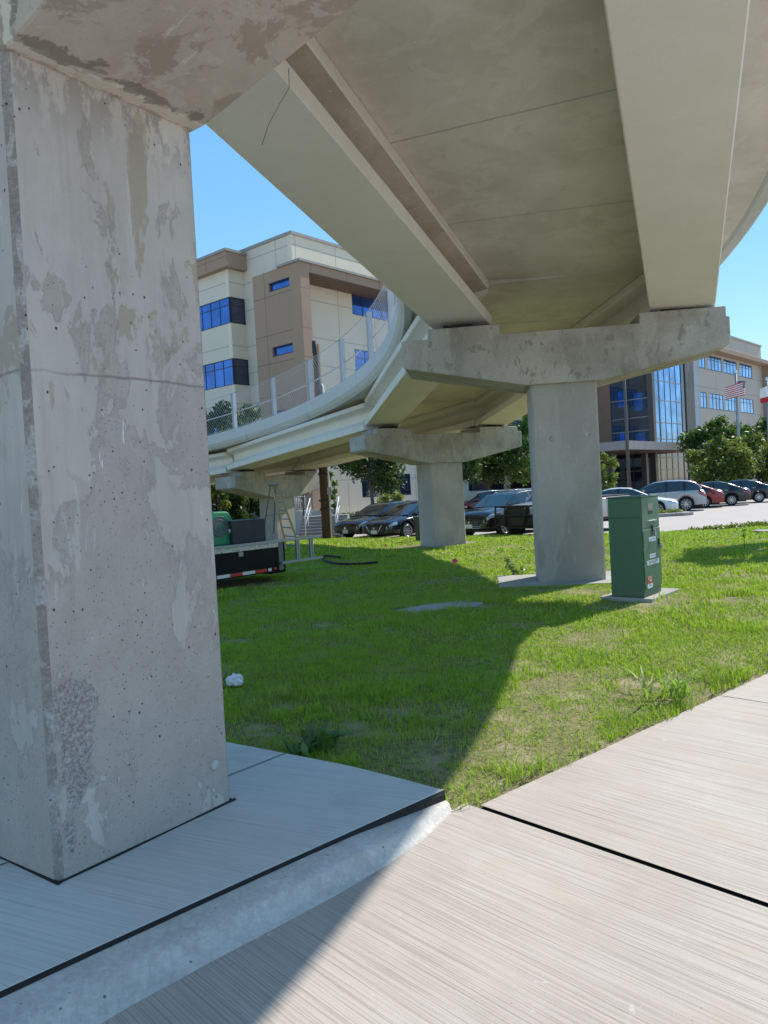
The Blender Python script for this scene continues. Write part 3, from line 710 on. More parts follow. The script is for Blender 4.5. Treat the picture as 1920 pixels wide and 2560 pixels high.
# ------------------------------------------------------------------ cars
def carpaint(name, c, metallic=.3, rough=.28):
    m = NT(name); f = m.noise(m.n('TexCoord').outputs['Object'], 2.5, 4)
    m.color(m.mix(f, tuple(x * .9 for x in c), tuple(min(1, x * 1.1) for x in c))); m.b.inputs['Metallic'].default_value = metallic
    m.rough(m.ramp(f, .3, .7, rough, rough + .08)); m.b.inputs['Coat Weight'].default_value = .8; m.b.inputs['Coat Roughness'].default_value = .06
    return m.mat
M['cglass'] = glassy('car_glass', (.012, .018, .02), .04, .9)
M['tyre'] = plain('tyre_rubber', (.015, .015, .015), .85)
M['rim'] = plain('alloy', (.55, .56, .58), .3, .8)
M['chrome'] = plain('chrome', (.75, .76, .78), .12, 1.)
M['lamp'] = plain('lamp_clear', (.55, .56, .58), .1, .3, coat=1)
M['tail'] = plain('lamp_red', (.35, .01, .012), .12, coat=1)
M['trim'] = plain('black_trim', (.015, .015, .016), .6)
M['amber'] = plain('amber_lamp', (.7, .2, .03), .2)

def make_car(label, cat, nose=None, az=0., kind='sedan', paint=None, grp='cars parked in the lot', rear=None, rim5=True, extras=()):
    if kind == 'sedan':
        L, W, wr = 4.75, .91, .325
        hood = [(0, .60), (.06, .70), (.25, .76), (.8, .87), (1.3, .94), (1.6, .95), (L - 1.3, .98), (L - .75, 1.02), (L - .25, 1.03), (L - .06, .95), (L, .78)]
        sh = [(0, .52), (.2, .66), (.9, .80), (1.8, .87), (L - 1.2, .93), (L - .3, .93), (L, .72)]
        roof = [(1.15, .93), (1.5, 1.10), (2.0, 1.33), (2.25, 1.405), (2.7, 1.44), (3.15, 1.425), (3.55, 1.34), (4.0, 1.15), (4.3, 1.02)]
        xf, xr = .93, L - 1.03; zf = .24; ws_top, rw_top = 2.12, 3.45; rw_bot = 4.3; pil = [(2.72, 2.82), (3.62, 3.9)]
    elif kind == 'suv':
        L, W, wr = 4.75, .95, .365
        hood = [(0, .70), (.06, .86), (.25, .96), (.8, 1.04), (1.3, 1.10), (1.6, 1.12), (L - 1.3, 1.14), (L - .5, 1.16), (L - .15, 1.12), (L - .05, .98), (L, .80)]
        sh = [(0, .62), (.2, .82), (.9, .94), (1.8, 1.02), (L - 1.2, 1.08), (L - .3, 1.08), (L, .80)]
        roof = [(1.15, 1.09), (1.55, 1.30), (1.95, 1.52), (2.2, 1.60), (2.8, 1.655), (3.5, 1.64), (4.0, 1.59), (4.25, 1.5), (4.55, 1.18)]
        xf, xr = .95, L - 1.0; zf = .30; ws_top, rw_top = 2.08, 4.05; rw_bot = 4.55; pil = [(2.75, 2.85), (3.62, 3.78)]
    else:
        L, W, wr = 5.85, 1.0, .41
        hood = [(0, .92), (.05, 1.08), (.2, 1.16), (.8, 1.2), (1.4, 1.24), (1.7, 1.25), (3.85, 1.25), (3.9, 1.27), (L - .1, 1.27), (L - .03, 1.25), (L, 1.2)]
        sh = [(0, .85), (.2, 1.02), (.9, 1.12), (1.8, 1.18), (3.8, 1.2), (L - .3, 1.22), (L, 1.15)]
        roof = [(1.45, 1.22), (1.75, 1.45), (2.1, 1.75), (2.35, 1.86), (2.8, 1.9), (3.3, 1.88), (3.6, 1.80), (3.72, 1.5), (3.8, 1.24)]
        xf, xr = .98, L - 1.25; zf = .42; ws_top, rw_top = 2.25, 3.6; rw_bot = 3.8; pil = [(2.85, 2.98)]
    I = lambda tab, s_: float(np.interp(s_, [a for a, _ in tab], [b for _, b in tab]))
    wid = [(0, W * .70), (.05, W * .80), (.15, W * .885), (.4, W * .955), (1.0, W), (L - 1.0, W), (L - .4, W * .965), (L - .12, W * .90), (L, W * .80)]
    a = R(az); fwd = Vector((math.sin(a), math.cos(a), 0))
    c = (nose - fwd * (L / 2)) if nose is not None else (rear + fwd * (L / 2))
    root = empty({'sedan': 'parked_car', 'suv': 'parked_suv', 'pickup': 'pickup_truck'}[kind], (c.x, c.y, ZL), PI / 2 - a, label, cat, grp)
    X = lambda s_: L / 2 - s_
    def zbot(s_):
        z = zf + (.03 if s_ < .3 or s_ > L - .3 else 0)
        for xc in (xf, xr):
            d = abs(s_ - xc); ra = wr + .055
            if d < ra: z = max(z, wr + math.sqrt(ra * ra - d * d) - .0)
        return z
    def ring(s_):
        w_ = I(wid, s_); zt = I(hood, s_); zs = min(I(sh, s_), zt - .015); z0 = min(zbot(s_), zs - .03); zm = z0 + (zs - z0) * .45
        return [(0, z0), (w_ * .80, z0), (w_ * .965, z0 + .015), (w_ * .99, zm - (zm - z0) * .5), (w_, zm), (w_ * .992, zm + (zs - zm) * .5), (w_ * .97, zs - .012), (w_ * .945, zs + .004), (w_ * .80, zs + (zt - zs) * .55), (w_ * .5, zs + (zt - zs) * .92), (0, zt)]
    def surf(s_, v, side, off=0.):
        r_ = ring(max(0, min(L, s_))); k = min(len(r_) - 2, int(v)); f_ = v - k
        y = r_[k][0] * (1 - f_) + r_[k + 1][0] * f_; z = r_[k][1] * (1 - f_) + r_[k + 1][1] * f_
        return Vector((X(s_), side * (y + off * (1 if k < 8 else .3)), z + (off if k >= 7 else 0)))
    ss = sorted(set([0, .015, .05, .1, .15, .25, .4, L, L - .015, L - .05, L - .12, L - .25, L - .4] + [xf + d for d in np.linspace(-wr - .056, wr + .056, 15)] + [xr + d for d in np.linspace(-wr - .056, wr + .056, 15)] + list(np.arange(.5, L - .4, .2))))
    mb = MB(); rings = []
    for s_ in ss:
        r_ = ring(s_); rings.append([Vector((X(s_), y, z)) for y, z in r_] + [Vector((X(s_), -y, z)) for y, z in r_[-2:0:-1]])
    mb.loft(rings, True, True, True)
    body = mb.build('body', paint, root)
    es = body.modifiers.new('es', 'EDGE_SPLIT'); es.split_angle = R(40)
    # under-body mass (dark) so that arches read as black
    mb = MB(); mb.box(-L / 2 + .25, L / 2 - .25, -W * .72, W * .72, .2 if kind != 'pickup' else .34, .6); mb.build('underbody', M['trim'], root)
    # greenhouse
    gw = [(roof[0][0], .86), (2.2, .88), (3.2, .87), (roof[-1][0], .80)]
    def gring(s_):
        zr = I(roof, s_); zb0 = (min(I(hood, s_), I(roof, s_)) - .05) if kind != 'pickup' else 1.2
        hmax = max(r_[1] for r_ in roof); wb = W * .92 * I([(roof[0][0], .9), (2.0, 1), (3.4, 1), (roof[-1][0], .9)], s_)
        wt = W * .70; f_ = (zr - zb0) / (hmax - zb0); w2 = wb + (wt - wb) * f_
        return [(wb, zb0), (wb + (w2 - wb) * .5, zb0 + (zr - zb0) * .48), (w2, zr - .035 * f_ - .01), (w2 * .93, zr - .008), (w2 * .5, zr + .012 * f_), (0, zr + .018 * f_)]
    gs = sorted(set([r_[0] for r_ in roof] + [ws_top, rw_top] + [p for q in pil for p in q] + list(np.arange(roof[0][0], roof[-1][0], .15)) + [roof[-1][0]]))
    parts = {'windshield': MB(), 'rear_window': MB(), 'side_window': MB(), 'side_window2': MB(), 'roof': MB(), 'window_pillar': MB()}
    G = [[Vector((X(s_), y, z)) for y, z in gring(s_)] + [Vector((X(s_), -y, z)) for y, z in gring(s_)[-2::-1]] for s_ in gs]
    nG = len(G[0])
    for i in range(len(gs) - 1):
        sm = (gs[i] + gs[i + 1]) / 2
        for k in range(nG - 1):
            topk = 2 <= k <= nG - 4; edge = k in (2, nG - 4)
            inpil = any(p0 - .01 <= sm <= p1 + .01 for p0, p1 in pil)
            if topk and not edge: nm = 'windshield' if sm < ws_top else ('rear_window' if sm > rw_top else 'roof')
            elif edge: nm = 'roof'
            else:
                if inpil: nm = 'window_pillar'
                elif sm > rw_bot - .12: nm = 'roof'
                elif sm < ws_top - .0 and (k in (1, nG - 3)) and sm < ws_top - .62: nm = 'roof'
                else: nm = 'side_window'
            if nm == 'side_window' and k > nG // 2: nm = 'side_window2'
            if nm == 'window_pillar':
                nm = 'window_pillar%d' % (1 + (k > nG // 2) + 2 * [p0 - .01 <= sm <= p1 + .01 for p0, p1 in pil].index(True)); parts.setdefault(nm, MB())
            p = parts[nm]; p.face(p.verts([G[i][k], G[i][k + 1], G[i + 1][k + 1], G[i + 1][k]]), True)
    for nm, p in parts.items():
        if p.f:
            nm = nm.rstrip('1234'); o = p.build(nm, paint if nm == 'roof' else (M['trim'] if nm == 'window_pillar' else M['cglass']), root, weld=True)
    # door seams and handles
    for sd_ in (-1, 1):
        for q in ([1.55, 2.75, 3.7] if kind != 'pickup' else [1.75, 2.9, 3.82]):
            mb = MB(); pts = [surf(q, v, sd_, .0015) for v in (2.2, 3, 4, 5, 6, 6.9)]
            mb.tube(pts, .006, 4, True, False); mb.build('door_seam', M['trim'], root)
        for q in ([2.5, 3.45] if kind != 'pickup' else [2.7, 3.6]):
            mb = MB(); c_ = surf(q, 6., sd_, .02); mb.obox(c_, Vector((1, 0, 0)), Vector((0, 1, 0)), Vector((0, 0, 1)), -.09, .09, -.012, .012, -.014, .010); mb.build('door_handle', paint if kind != 'sedan' else M['chrome'], root, bevel=.006)
        # mirror
        zmir = I(roof, roof[0][0] + .45) - .06; mb = MB(); c_ = Vector((X(roof[0][0] + .5), sd_ * (W + .06), I(sh, 1.7) + .14))
        mb.loft([[c_ + Vector((dx, sd_ * yy, zz)) for yy, zz in ((-.10 * k_, -.06 * k_), (.10 * k_, -.05 * k_), (.11 * k_, .05 * k_), (-.09 * k_, .07 * k_))] for dx, k_ in ((.07, .6), (.02, 1), (-.06, .95))], True, True, False)
        mb.tube([c_ + Vector((0, -sd_ * .08, -.04)), c_ + Vector((-.02, -sd_ * .2, -.08))], .02, 6)
        mb.build('mirror', M['trim'] if kind == 'sedan' else paint, root, bevel=.01)
        # lamps
        def patch(name, s0, s1, v0, v1, mat, off=.008, ns=5, nv=4):
            mb = MB(); g = [[surf(s0 + (s1 - s0) * i / ns, v0 + (v1 - v0) * j / nv, sd_, off) for j in range(nv + 1)] for i in range(ns + 1)]
            for i in range(ns):
                for j in range(nv): mb.face(mb.verts([g[i][j], g[i][j + 1], g[i + 1][j + 1], g[i + 1][j]]), True)
            return mb.build(name, mat, root, weld=True)
        patch('headlight', .01, .42, 5.2, 7.0, M['lamp'])
        patch('taillight', L - .38, L - .01, 5.0, 7.0, M['tail'])
        patch('sill_trim', xf + wr + .1, xr - wr - .1, 1.8, 2.6, M['trim'])
    # window trim line
    # front end
    zf0 = I(hood, 0); zs0 = zf
    gr = M['trim']; hw = W * .5
    mb = MB(); mb.box(L / 2 - .01, L / 2 + .012, -hw, hw, zf0 - .26, zf0 - .05); g_ = mb.build('grille', gr, root, bevel=.01)
    mb = MB()
    for k in range(4): mb.box(L / 2 + .010, L / 2 + .018, -hw * .92, hw * .92, zf0 - .24 + .045 * k, zf0 - .228 + .045 * k)
    mb.build('grille_bars', M['steeldk'], g_)
    mb = MB(); mb.tube([(L / 2 + .012, 0, zf0 - .13), (L / 2 + .022, 0, zf0 - .13)], .05, 16); mb.build('badge', M['chrome'], root)
    mb = MB(); mb.box(L / 2 - .02, L / 2 + .01, -W * .62, W * .62, zf + .02, zf + .14); mb.build('lower_intake', M['trim'], root, bevel=.01)
    mb = MB(); mb.box(L / 2 + .01, L / 2 + .022, -.16, .16, zf0 - .34, zf0 - .20) if kind != 'pickup' else mb.box(L / 2 + .01, L / 2 + .03, -.16, .16, zf + .12, zf + .27)
    pl_ = mb.build('number_plate', M['label'], root)
    mb = MB(); mb.box(-L / 2 - .014, -L / 2 + .01, -.16, .16, I(hood, L) - .17, I(hood, L) - .03); mb.build('number_plate', M['label'], root)
    mb = MB(); mb.box(-L / 2 - .012, -L / 2 + .04, -W * .68, W * .68, zf + .02, zf + .16); mb.build('rear_valance', M['trim'], root, bevel=.01)
    if 'vgrille' in extras:
        mb = MB(); mb.tube([(L / 2 + .02, -.42, zf0 - .0), (L / 2 + .03, -.24, zf0 - .27), (L / 2 + .03, .24, zf0 - .27), (L / 2 + .02, .42, zf0)], .018, 6); mb.build('grille_trim', M['chrome'], root)
    if 'chromebar' in extras:
        mb = MB(); 
        for z_ in (.36, .42): mb.tube([(L / 2 - .05, -W * .75, z_ + .1), (L / 2 + .02, -W * .5, z_), (L / 2 + .02, W * .5, z_), (L / 2 - .05, W * .75, z_ + .1)], .012, 6)
        mb.build('bumper_trim', M['chrome'], root)
        for sd_ in (-1, 1):
            mb = MB(); mb.tube([(X(1.5), sd_ * W * .80, 1.64), (X(2.2), sd_ * W * .66, 1.685), (X(3.8), sd_ * W * .66, 1.67)], .015, 6); mb.build('roof_rail', M['chrome'], root)
    if kind == 'pickup':
        mb = MB(); mb.box(X(L - .08), X(3.95), -W * .80, W * .80, 1.262, 1.283); mb.build('bed_cover', M['trim'], root)
        # push-bar / grille guard
        gx = L / 2 + .12; mb = MB()
        for y in (-.85, -.42, .42, .85): mb.tube([(gx, y, .42), (gx + .02, y, .9), (gx - .02, y, 1.15)], .035, 8)
        for z_ in (.50, .82, 1.13): mb.tube([(gx - .12, -.97, z_), (gx, -.85, z_), (gx, .85, z_), (gx - .12, .97, z_)], .035, 8)
        mb.build('grille_guard', M['trim'], root)
        mb = MB(); mb.box(L / 2 - .05, L / 2 + .06, -W * .97, W * .97, .46, .78); mb.build('bumper', M['trim'], root, bevel=.03)
        mb = MB(); mb.box(L / 2 - .02, L / 2 + .035, -W * .55, W * .55, .82, 1.10); mb.build('front_panel', M['trim'], root, bevel=.02)
    # wheels
    for sx_, xc in ((1, xf), (-1, xr)):
        for sd_ in (-1, 1):
            cw = Vector((X(xc), sd_ * (W - .115), wr)); mb = MB(); A_ = Vector((0, sd_, 0))
            mb.tube([cw - A_ * .11, cw - A_ * .10, cw + A_ * .08, cw + A_ * .105, cw + A_ * .108], [wr * .93, wr, wr, wr * .93, wr * .68], 28)
            wh = mb.build('wheel', M['tyre'], root)
            mb = MB(); nsp = 10
            mb.tube([cw + A_ * .095, cw + A_ * .112], [wr * .16, wr * .14], 14)
            for k in range(nsp):
                t_ = 2 * PI * k / nsp; e1 = Vector((math.cos(t_), 0, math.sin(t_))); e2 = Vector((-math.sin(t_), 0, math.cos(t_)))
                mb.obox(cw + A_ * .103, e1, e2, A_, wr * .12, wr * .66, -.016, .016, -.005, .009)
            pts = [cw + A_ * .108 + Vector((math.cos(t_) * wr * .67, 0, math.sin(t_) * wr * .67)) for t_ in np.linspace(0, 2 * PI, 29)]
            mb.tube(pts, .012, 5, False); mb.build('rim', M['rim'], wh)
            mb = MB(); mb.tube([cw + A_ * .09, cw + A_ * .1085], wr * .655, 24); mb.build('brake_disc', M['trim'], wh)
    return root
blk = carpaint('paint_black', (.006, .007, .010), .2, .2)
nav = carpaint('paint_dark_navy', (.008, .012, .028), .4, .22)
slv = carpaint('paint_silver', (.36, .38, .40), .7, .32)
wht = carpaint('paint_white', (.68, .69, .70), .0, .3)
red = carpaint('paint_red', (.24, .02, .018), .4, .28)
tan_ = carpaint('paint_champagne', (.42, .39, .36), .4, .34)
dgr = carpaint('paint_charcoal', (.012, .018, .02), .4, .22)
def gp(px, Y): p = at(px, 1300, Y); return Vector((p.x, p.y, 0))
make_car('black saloon with round badge and pale headlamps, behind the one with the V grille', 'car', nose=gp(862, 31.6), az=224, kind='sedan', paint=blk)
make_car('dark navy saloon with chrome V grille and white wheels beside the middle pier', 'car', nose=gp(934, 29.7), az=224, kind='sedan', paint=nav, extras=('vgrille',))
make_car('black crossover with chrome bumper strip and roof rails, right of the middle pier', 'car', nose=gp(1172, 28.2), az=226, kind='suv', paint=blk, extras=('chromebar',))
make_car('champagne pickup truck with black grille guard, mostly hidden behind the nearer pier', 'pickup truck', nose=gp(1293, 26.2), az=230, kind='pickup', paint=tan_)
make_car('maroon sport utility far back between the piers', 'car', nose=gp(1120, 46), az=268, kind='suv', paint=red)
make_car('white saloon facing right just above the green cabinet', 'car', nose=gp(1697, 38.2), az=112, kind='sedan', paint=wht)
make_car('silver crossover with its tail to the right, behind the white saloon', 'car', rear=gp(1768, 41.), az=292, kind='suv', paint=slv)
make_car('red saloon seen from behind between silver crossover and black saloon', 'car', rear=gp(1812, 43.6), az=292, kind='sedan', paint=red)
make_car('charcoal saloon with red tail lamps, second from the right edge', 'car', rear=gp(1878, 44.8), az=292, kind='sedan', paint=dgr)
make_car('dark navy saloon at the right edge of the parked row', 'car', rear=gp(1944, 47.2), az=292, kind='sedan', paint=nav)

# ------------------------------------------------------------------ foliage
def leaves(mb_name, centers, radii, n, size, mat, parent, seed=1, flat=.8):
    g = np.random.default_rng(seed); cs = np.array([tuple(c) for c in centers]); rs = np.array(radii, float)
    w_ = rs ** 2; w_ /= w_.sum(); k = g.choice(len(cs), n, p=w_)
    d = g.normal(size=(n, 3)); d /= np.linalg.norm(d, axis=1)[:, None]
    rad = rs[k] * (g.random(n) ** .45) * (1 + .12 * g.normal(size=n)); c = cs[k] + d * rad[:, None] * np.array([1, 1, flat])
    # sub-clustering: pull towards twig points
    tw = g.integers(0, max(6, n // 9), n); tc = g.choice(n, max(6, n // 9), replace=False); tgt = c[tc][tw]
    near = np.linalg.norm(tgt - c, axis=1) < rs[k] * .9; c[near] = c[near] * .45 + tgt[near] * .55
    nrm = g.normal(size=(n, 3)) + np.array([0, 0, .8]); nrm /= np.linalg.norm(nrm, axis=1)[:, None]
    a = np.cross(nrm, g.normal(size=(n, 3))); a /= np.linalg.norm(a, axis=1)[:, None]; b = np.cross(nrm, a)
    s_ = size * (.6 + .8 * g.random(n))[:, None]
    V = np.stack([c - a * s_, c + b * s_ * .45 + nrm * s_ * .12, c + a * s_, c - b * s_ * .45 + nrm * s_ * .12], 1).reshape(-1, 3)
    off = np.array(parent.location) if parent is not None else np.zeros(3)
    V -= off
    me = bpy.data.meshes.new(mb_name); me.vertices.add(4 * n); me.vertices.foreach_set('co', V.ravel())
    me.loops.add(4 * n); me.loops.foreach_set('vertex_index', np.arange(4 * n)); me.polygons.add(n)
    me.polygons.foreach_set('loop_start', np.arange(n) * 4); me.polygons.foreach_set('loop_total', np.full(n, 4)); me.update(calc_edges=True)
    me.materials.append(mat); o = bpy.data.objects.new(mb_name, me); COL.objects.link(o); o.parent = parent
    return o
def tree(base, H, cr, n, lsize, mat, label, cat='tree', name='tree', seed=1, trunk=.12, clear=.35, nb=16, group=None, flat=.8, wide=1.):
    g = random.Random(seed); base = Vector(base)
    root = empty(name, base, 0, label, cat, group)
    mb = MB(); top = base + Vector((g.uniform(-.2, .2), g.uniform(-.2, .2), H * .72))
    mid = base.lerp(top, .5) + Vector((g.uniform(-.1, .1), g.uniform(-.1, .1), 0))
    mb.tube([base + Vector((0, 0, -.15)), base + Vector((0, 0, .1)), mid, top], [trunk * 1.35, trunk, trunk * .7, trunk * .25], 8)
    cs, rs = [], []
    for i in range(nb):
        t = clear + (1 - clear) * (i + .5) / nb; ang = i * 2.4 + g.uniform(-.4, .4)
        prof = math.sin(PI * min(1, max(.12, (t - clear) / (1 - clear) * .86 + .12))) ** .6
        rr = cr * prof * g.uniform(.45, .8); c = base + Vector((math.cos(ang) * rr * wide, math.sin(ang) * rr, H * t * .93 + g.uniform(-.1, .1) * cr))
        r_ = cr * g.uniform(.28, .46) * (1 if t < .85 else .7); cs.append(c); rs.append(r_)
        s_ = base.lerp(top, max(.3, min(.95, (t - .15) / .9))); e = s_.lerp(c, .85)
        mb.tube([s_, s_.lerp(e, .5) + Vector((0, 0, .06 * cr)), e], [trunk * .35, trunk * .2, trunk * .07], 5)
    mb.build('trunk', M['bark'], root, world=True)
    leaves('crown', cs, rs, n, lsize, mat, root, seed, flat)
    return root
ZB = -.2
tree(tuple(gp(935, 46)) [:2] + (0.1,), 6.2, 2.6, 6500, .14, M['leaf_dark'], 'dark leafy tree in front of the ground floor windows, left of the middle pier', seed=3, clear=.42, wide=1.2)
tree(tuple(gp(1225, 50))[:2] + (0,), 7.2, 3.1, 8000, .15, M['leaf_dark'], 'dense dark tree seen between the middle pier and the nearer pier', seed=4, clear=.36)
tree(tuple(gp(1345, 47))[:2] + (0,), 6.2, 2.2, 4000, .14, M['leaf_mid'], 'tree right behind the nearer pier', seed=14, clear=.36)
tree(tuple(gp(1512, 42))[:2] + (ZB,), 3.6, .9, 1300, .12, M['leaf_yel'], 'slim young light green tree just right of the nearer pier', seed=5, clear=.2, trunk=.05, nb=11)
tree(tuple(gp(1812, 68))[:2] + (ZB,), 7.0, 2.9, 7000, .19, M['leaf_mid'], 'broad green tree before the beige wing, behind the flagpole', seed=6, clear=.3, wide=1.3)
tree(tuple(gp(1912, 62))[:2] + (ZB,), 6.0, 3.0, 7000, .19, M['leaf_mid'], 'green tree at the right edge behind the second flagpole', seed=16, clear=.3, wide=1.2)
tree(tuple(gp(1812, 55))[:2] + (ZB,), 4.7, 2.15, 6500, .16, M['leaf_yel'], 'low yellowish green tree behind the silver crossover', seed=8, clear=.25, wide=1.3)
tree(tuple(gp(1905, 57))[:2] + (ZB,), 4.7, 2.4, 6000, .16, M['leaf_yel'], 'low yellowish green tree above the charcoal saloon', seed=9, clear=.25, wide=1.2)
tree(tuple(gp(585, 49))[:2] + (0,), 8.2, 3.0, 7000, .18, M['leaf_dark'], 'dark tree behind the mesh fence in front of the building bay', seed=10, clear=.3, wide=1.2)
for k, (px, Y) in enumerate(((540, 36), (580, 37), (620, 38.5), (655, 40.0))):
    tree(tuple(gp(px, Y))[:2] + (ZB,), 2.9, 1.15, 2600, .11, M['leaf_dark'], ['dark clipped evergreen shrub beside the near pier, leftmost of the hedge', 'dark evergreen shrub above the green tank', 'dark evergreen shrub left of the farthest pier', 'dark evergreen shrub directly behind the farthest pier'][k], 'shrub', 'evergreen_shrub', seed=20 + k, clear=.08, trunk=.06, nb=14, group='evergreen hedge behind the trailer')
tree(tuple(gp(758, 37))[:2] + (ZB,), 6.3, .62, 1000, .12, M['leaf_yel'], 'narrow bright tree top poking above the footbridge curb beside a fence post', seed=11, clear=.35, trunk=.05, nb=12)
tree(tuple(gp(808, 38))[:2] + (ZB,), 7.0, .45, 700, .12, M['leaf_yel'], 'narrow light green tree top beside the dark utility pole', seed=12, clear=.45, trunk=.05, nb=12)
tree(tuple(gp(552, 35))[:2] + (ZB,), 5.0, .75, 1400, .11, M['leaf_yel'], 'yellow green bushy tree top over the footbridge curb beside the near pier', seed=13, clear=.35, trunk=.06, nb=12)
tree(tuple(gp(833, 38))[:2] + (ZB,), 3.2, .5, 420, .12, M['leaf_yel'], 'light green leafy branch tips by the end of the farthest cap beam', seed=15, clear=.4, trunk=.04, nb=8)
tree(tuple(gp(985, 38))[:2] + (ZB,), 1.95, .95, 2600, .10, M['leaf_yel'], 'pale flowering shrub behind the dark navy saloon', 'shrub', 'flowering_shrub', seed=17, clear=.1, trunk=.05, nb=14, wide=1.2)
tree(tuple(gp(1145, 44))[:2] + (0,), 6.4, 2.1, 4500, .14, M['leaf_dark'], 'dark tree behind the right end of the middle pier', seed=18, clear=.4)
# off-frame tree whose shade falls on the right of the lawn
tree((11.7, 19.2, -.1), 7.6, 1.7, 4500, .13, M['leaf_mid'], 'tree just outside the right edge that shades the lawn', seed=19, clear=.5, trunk=.11)

# ------------------------------------------------------------------ office buildings
def panelmat(name, c1, c2, ax, hs, vstep, voff=0., tint=None):
    """precast panels: thin joint lines at heights hs and every vstep along direction ax"""
    m = NT(name); P = m.pos; X_ = m.sep()
    f = m.noise(P, .35, 5, .6); c = m.mix(f, c1, c2)
    s_ = m.math('ADD', m.math('MULTIPLY', X_[0], ax[0]), m.math('ADD', m.math('MULTIPLY', X_[1], ax[1]), voff))
    k = m.math('ABSOLUTE', m.math('SUBTRACT', m.math('MODULO', m.math('ADD', s_, vstep * 100), vstep), vstep / 2))
    ln = m.ramp(k, .03, .05, 1, 0)
    for h in hs: ln = m.math('MAXIMUM', ln, m.ramp(m.math('ABSOLUTE', m.math('SUBTRACT', X_[2], h)), .03, .05, 1, 0))
    nr = m.n('VectorMath', operation='DOT_PRODUCT'); m.link(m.geo.outputs['Normal'], nr.inputs[0]); nr.inputs[1].default_value = (ax[1], -ax[0], 0); ln = m.math('MULTIPLY', ln, m.ramp(m.math('ABSOLUTE', nr.outputs['Value']), .5, .6))
    c = m.mix(m.math('MULTIPLY', ln, .55), c, tuple(x * .42 for x in c1))
    st = m.noise(m.map((3, 3, .25)), 1, 5, .6); c = m.mix(m.ramp(st, .55, .8, 0, .25), c, tuple(x * .7 for x in c1))
    m.color(c); m.rough(.85); return m.mat
u40 = azv(41); w40 = azv(-49)
HS = (2.75, 4.6, 6.9, 8.9, 11.2, 13.2, 15.9, 17.9, 19.6)
M['creamR'] = panelmat('precast_cream_sunlit', (.68, .585, .45), (.74, .65, .51), u40, HS, 4.1, .7)  # sunlit face: sunlight put into a lighter, warmer cream
M['creamL'] = panelmat('precast_cream_shaded', (.62, .55, .44), (.68, .61, .50), w40, HS, 4.1, 1.1)  # same cream, duller and greyer for the face turned from the sun
M['brownR'] = panelmat('precast_brown_side', (.34, .225, .15), (.38, .26, .18), u40, HS, 3.6, .2)
M['brownL'] = panelmat('precast_brown', (.34, .225, .15), (.38, .26, .18), w40, HS, 2.9, .2)
M['beige'] = panelmat('precast_beige', (.46, .41, .34), (.52, .465, .39), u40, HS, 5.2, .7)
M['greyp'] = panelmat('panel_grey', (.42, .44, .47), (.47, .49, .52), u40, HS, 9., .7)
M['bronze'] = plain('bronze_metal', (.12, .10, .09), .5, .2, objcoord=False, nscale=1)
M['canopy'] = panelmat('canopy_metal', (.36, .31, .30), (.40, .35, .34), u40, (), 2.4, .2)
M['soffit'] = plain('bronze_soffit', (.16, .10, .07), .7, objcoord=False, nscale=1)
M['wingl'] = glassy('mirror_glass_blue', (.03, .14, .48), .03, 1.0, .55)
M['wingd'] = glassy('mirror_glass_dark', (.02, .035, .07), .03, 1.0, .3)
M['winsky'] = glassy('mirror_glass_sky', (.16, .36, .68), .03, 1.0, .75)  # the sky's pale reflection is put into the glass colour
M['mull'] = plain('dark_mullion', (.035, .045, .07), .5, .3, objcoord=False)
M['coping'] = plain('metal_coping', (.30, .27, .24), .5, .2, objcoord=False)

class Fac:
    """vertical facade plane through ground point O running along azimuth az; n points to the outside"""
    def __init__(s, O, az, outaz):
        s.O = Vector((O[0], O[1], 0)); s.u = azv(az); s.n = azv(outaz)
    def P(s, x, y):
        d = ray(x, y); t = (s.O - Vector((0, 0, 0))).dot(s.n) / d.dot(s.n); p = d * t
        return (Vector((p.x, p.y, 0)) - s.O).dot(s.u), EYE + p.z
    def box(s, mb, s0, s1, z0, z1, o0, o1):
        return mb.obox(s.O, s.u, s.n, Vector((0, 0, 1)), s0, s1, o0, o1, z0, z1)
def window(F, parent, s0, s1, z0, z1, nv=3, tr=.28, glass='wingl', frame='mull', depth=.05, proud=0.):
    mb = MB(); t = .055
    F.box(mb, s0, s1, z0, z0 + t, -depth - .1, .012 + proud); F.box(mb, s0, s1, z1 - t, z1, -depth - .1, .012 + proud)
    for k in range(nv + 1):
        c = s0 + (s1 - s0 - t) * k / nv; F.box(mb, c, c + t, z0 + t, z1 - t, -depth - .08, -depth + .045)
    if tr:
        zz = z1 - (z1 - z0) * tr; 
        for k in range(nv): 
            a = s0 + (s1 - s0 - t) * k / nv + t; b = s0 + (s1 - s0 - t) * (k + 1) / nv; F.box(mb, a, b, zz - t / 2, zz + t / 2, -depth - .06, -depth + .035)
    w_ = mb.build('window', M[frame], parent, world=True)
    mb = MB(); F.box(mb, s0 + .02, s1 - .02, z0 + .02, z1 - .02, -depth - .05, -depth + .015); mb.build('pane', M[glass], w_, world=True)
    return w_
K1p = at(726.5, 585, 55.); ZR = K1p.z
OB1 = empty('office_building', (K1p.x, K1p.y, 0), 0, 'four storey cream office block with brown corner bay and blue windows, left of the footbridge', 'building')
FR = Fac(K1p, 41, 131); FL = Fac(K1p, -49, -139)
def part(name, mat, F, *boxes, parent=OB1, bevel=0):
    mb = MB()
    for b in boxes: F.box(mb, *b)
    return mb.build(name, mat, parent, world=True, bevel=bevel)
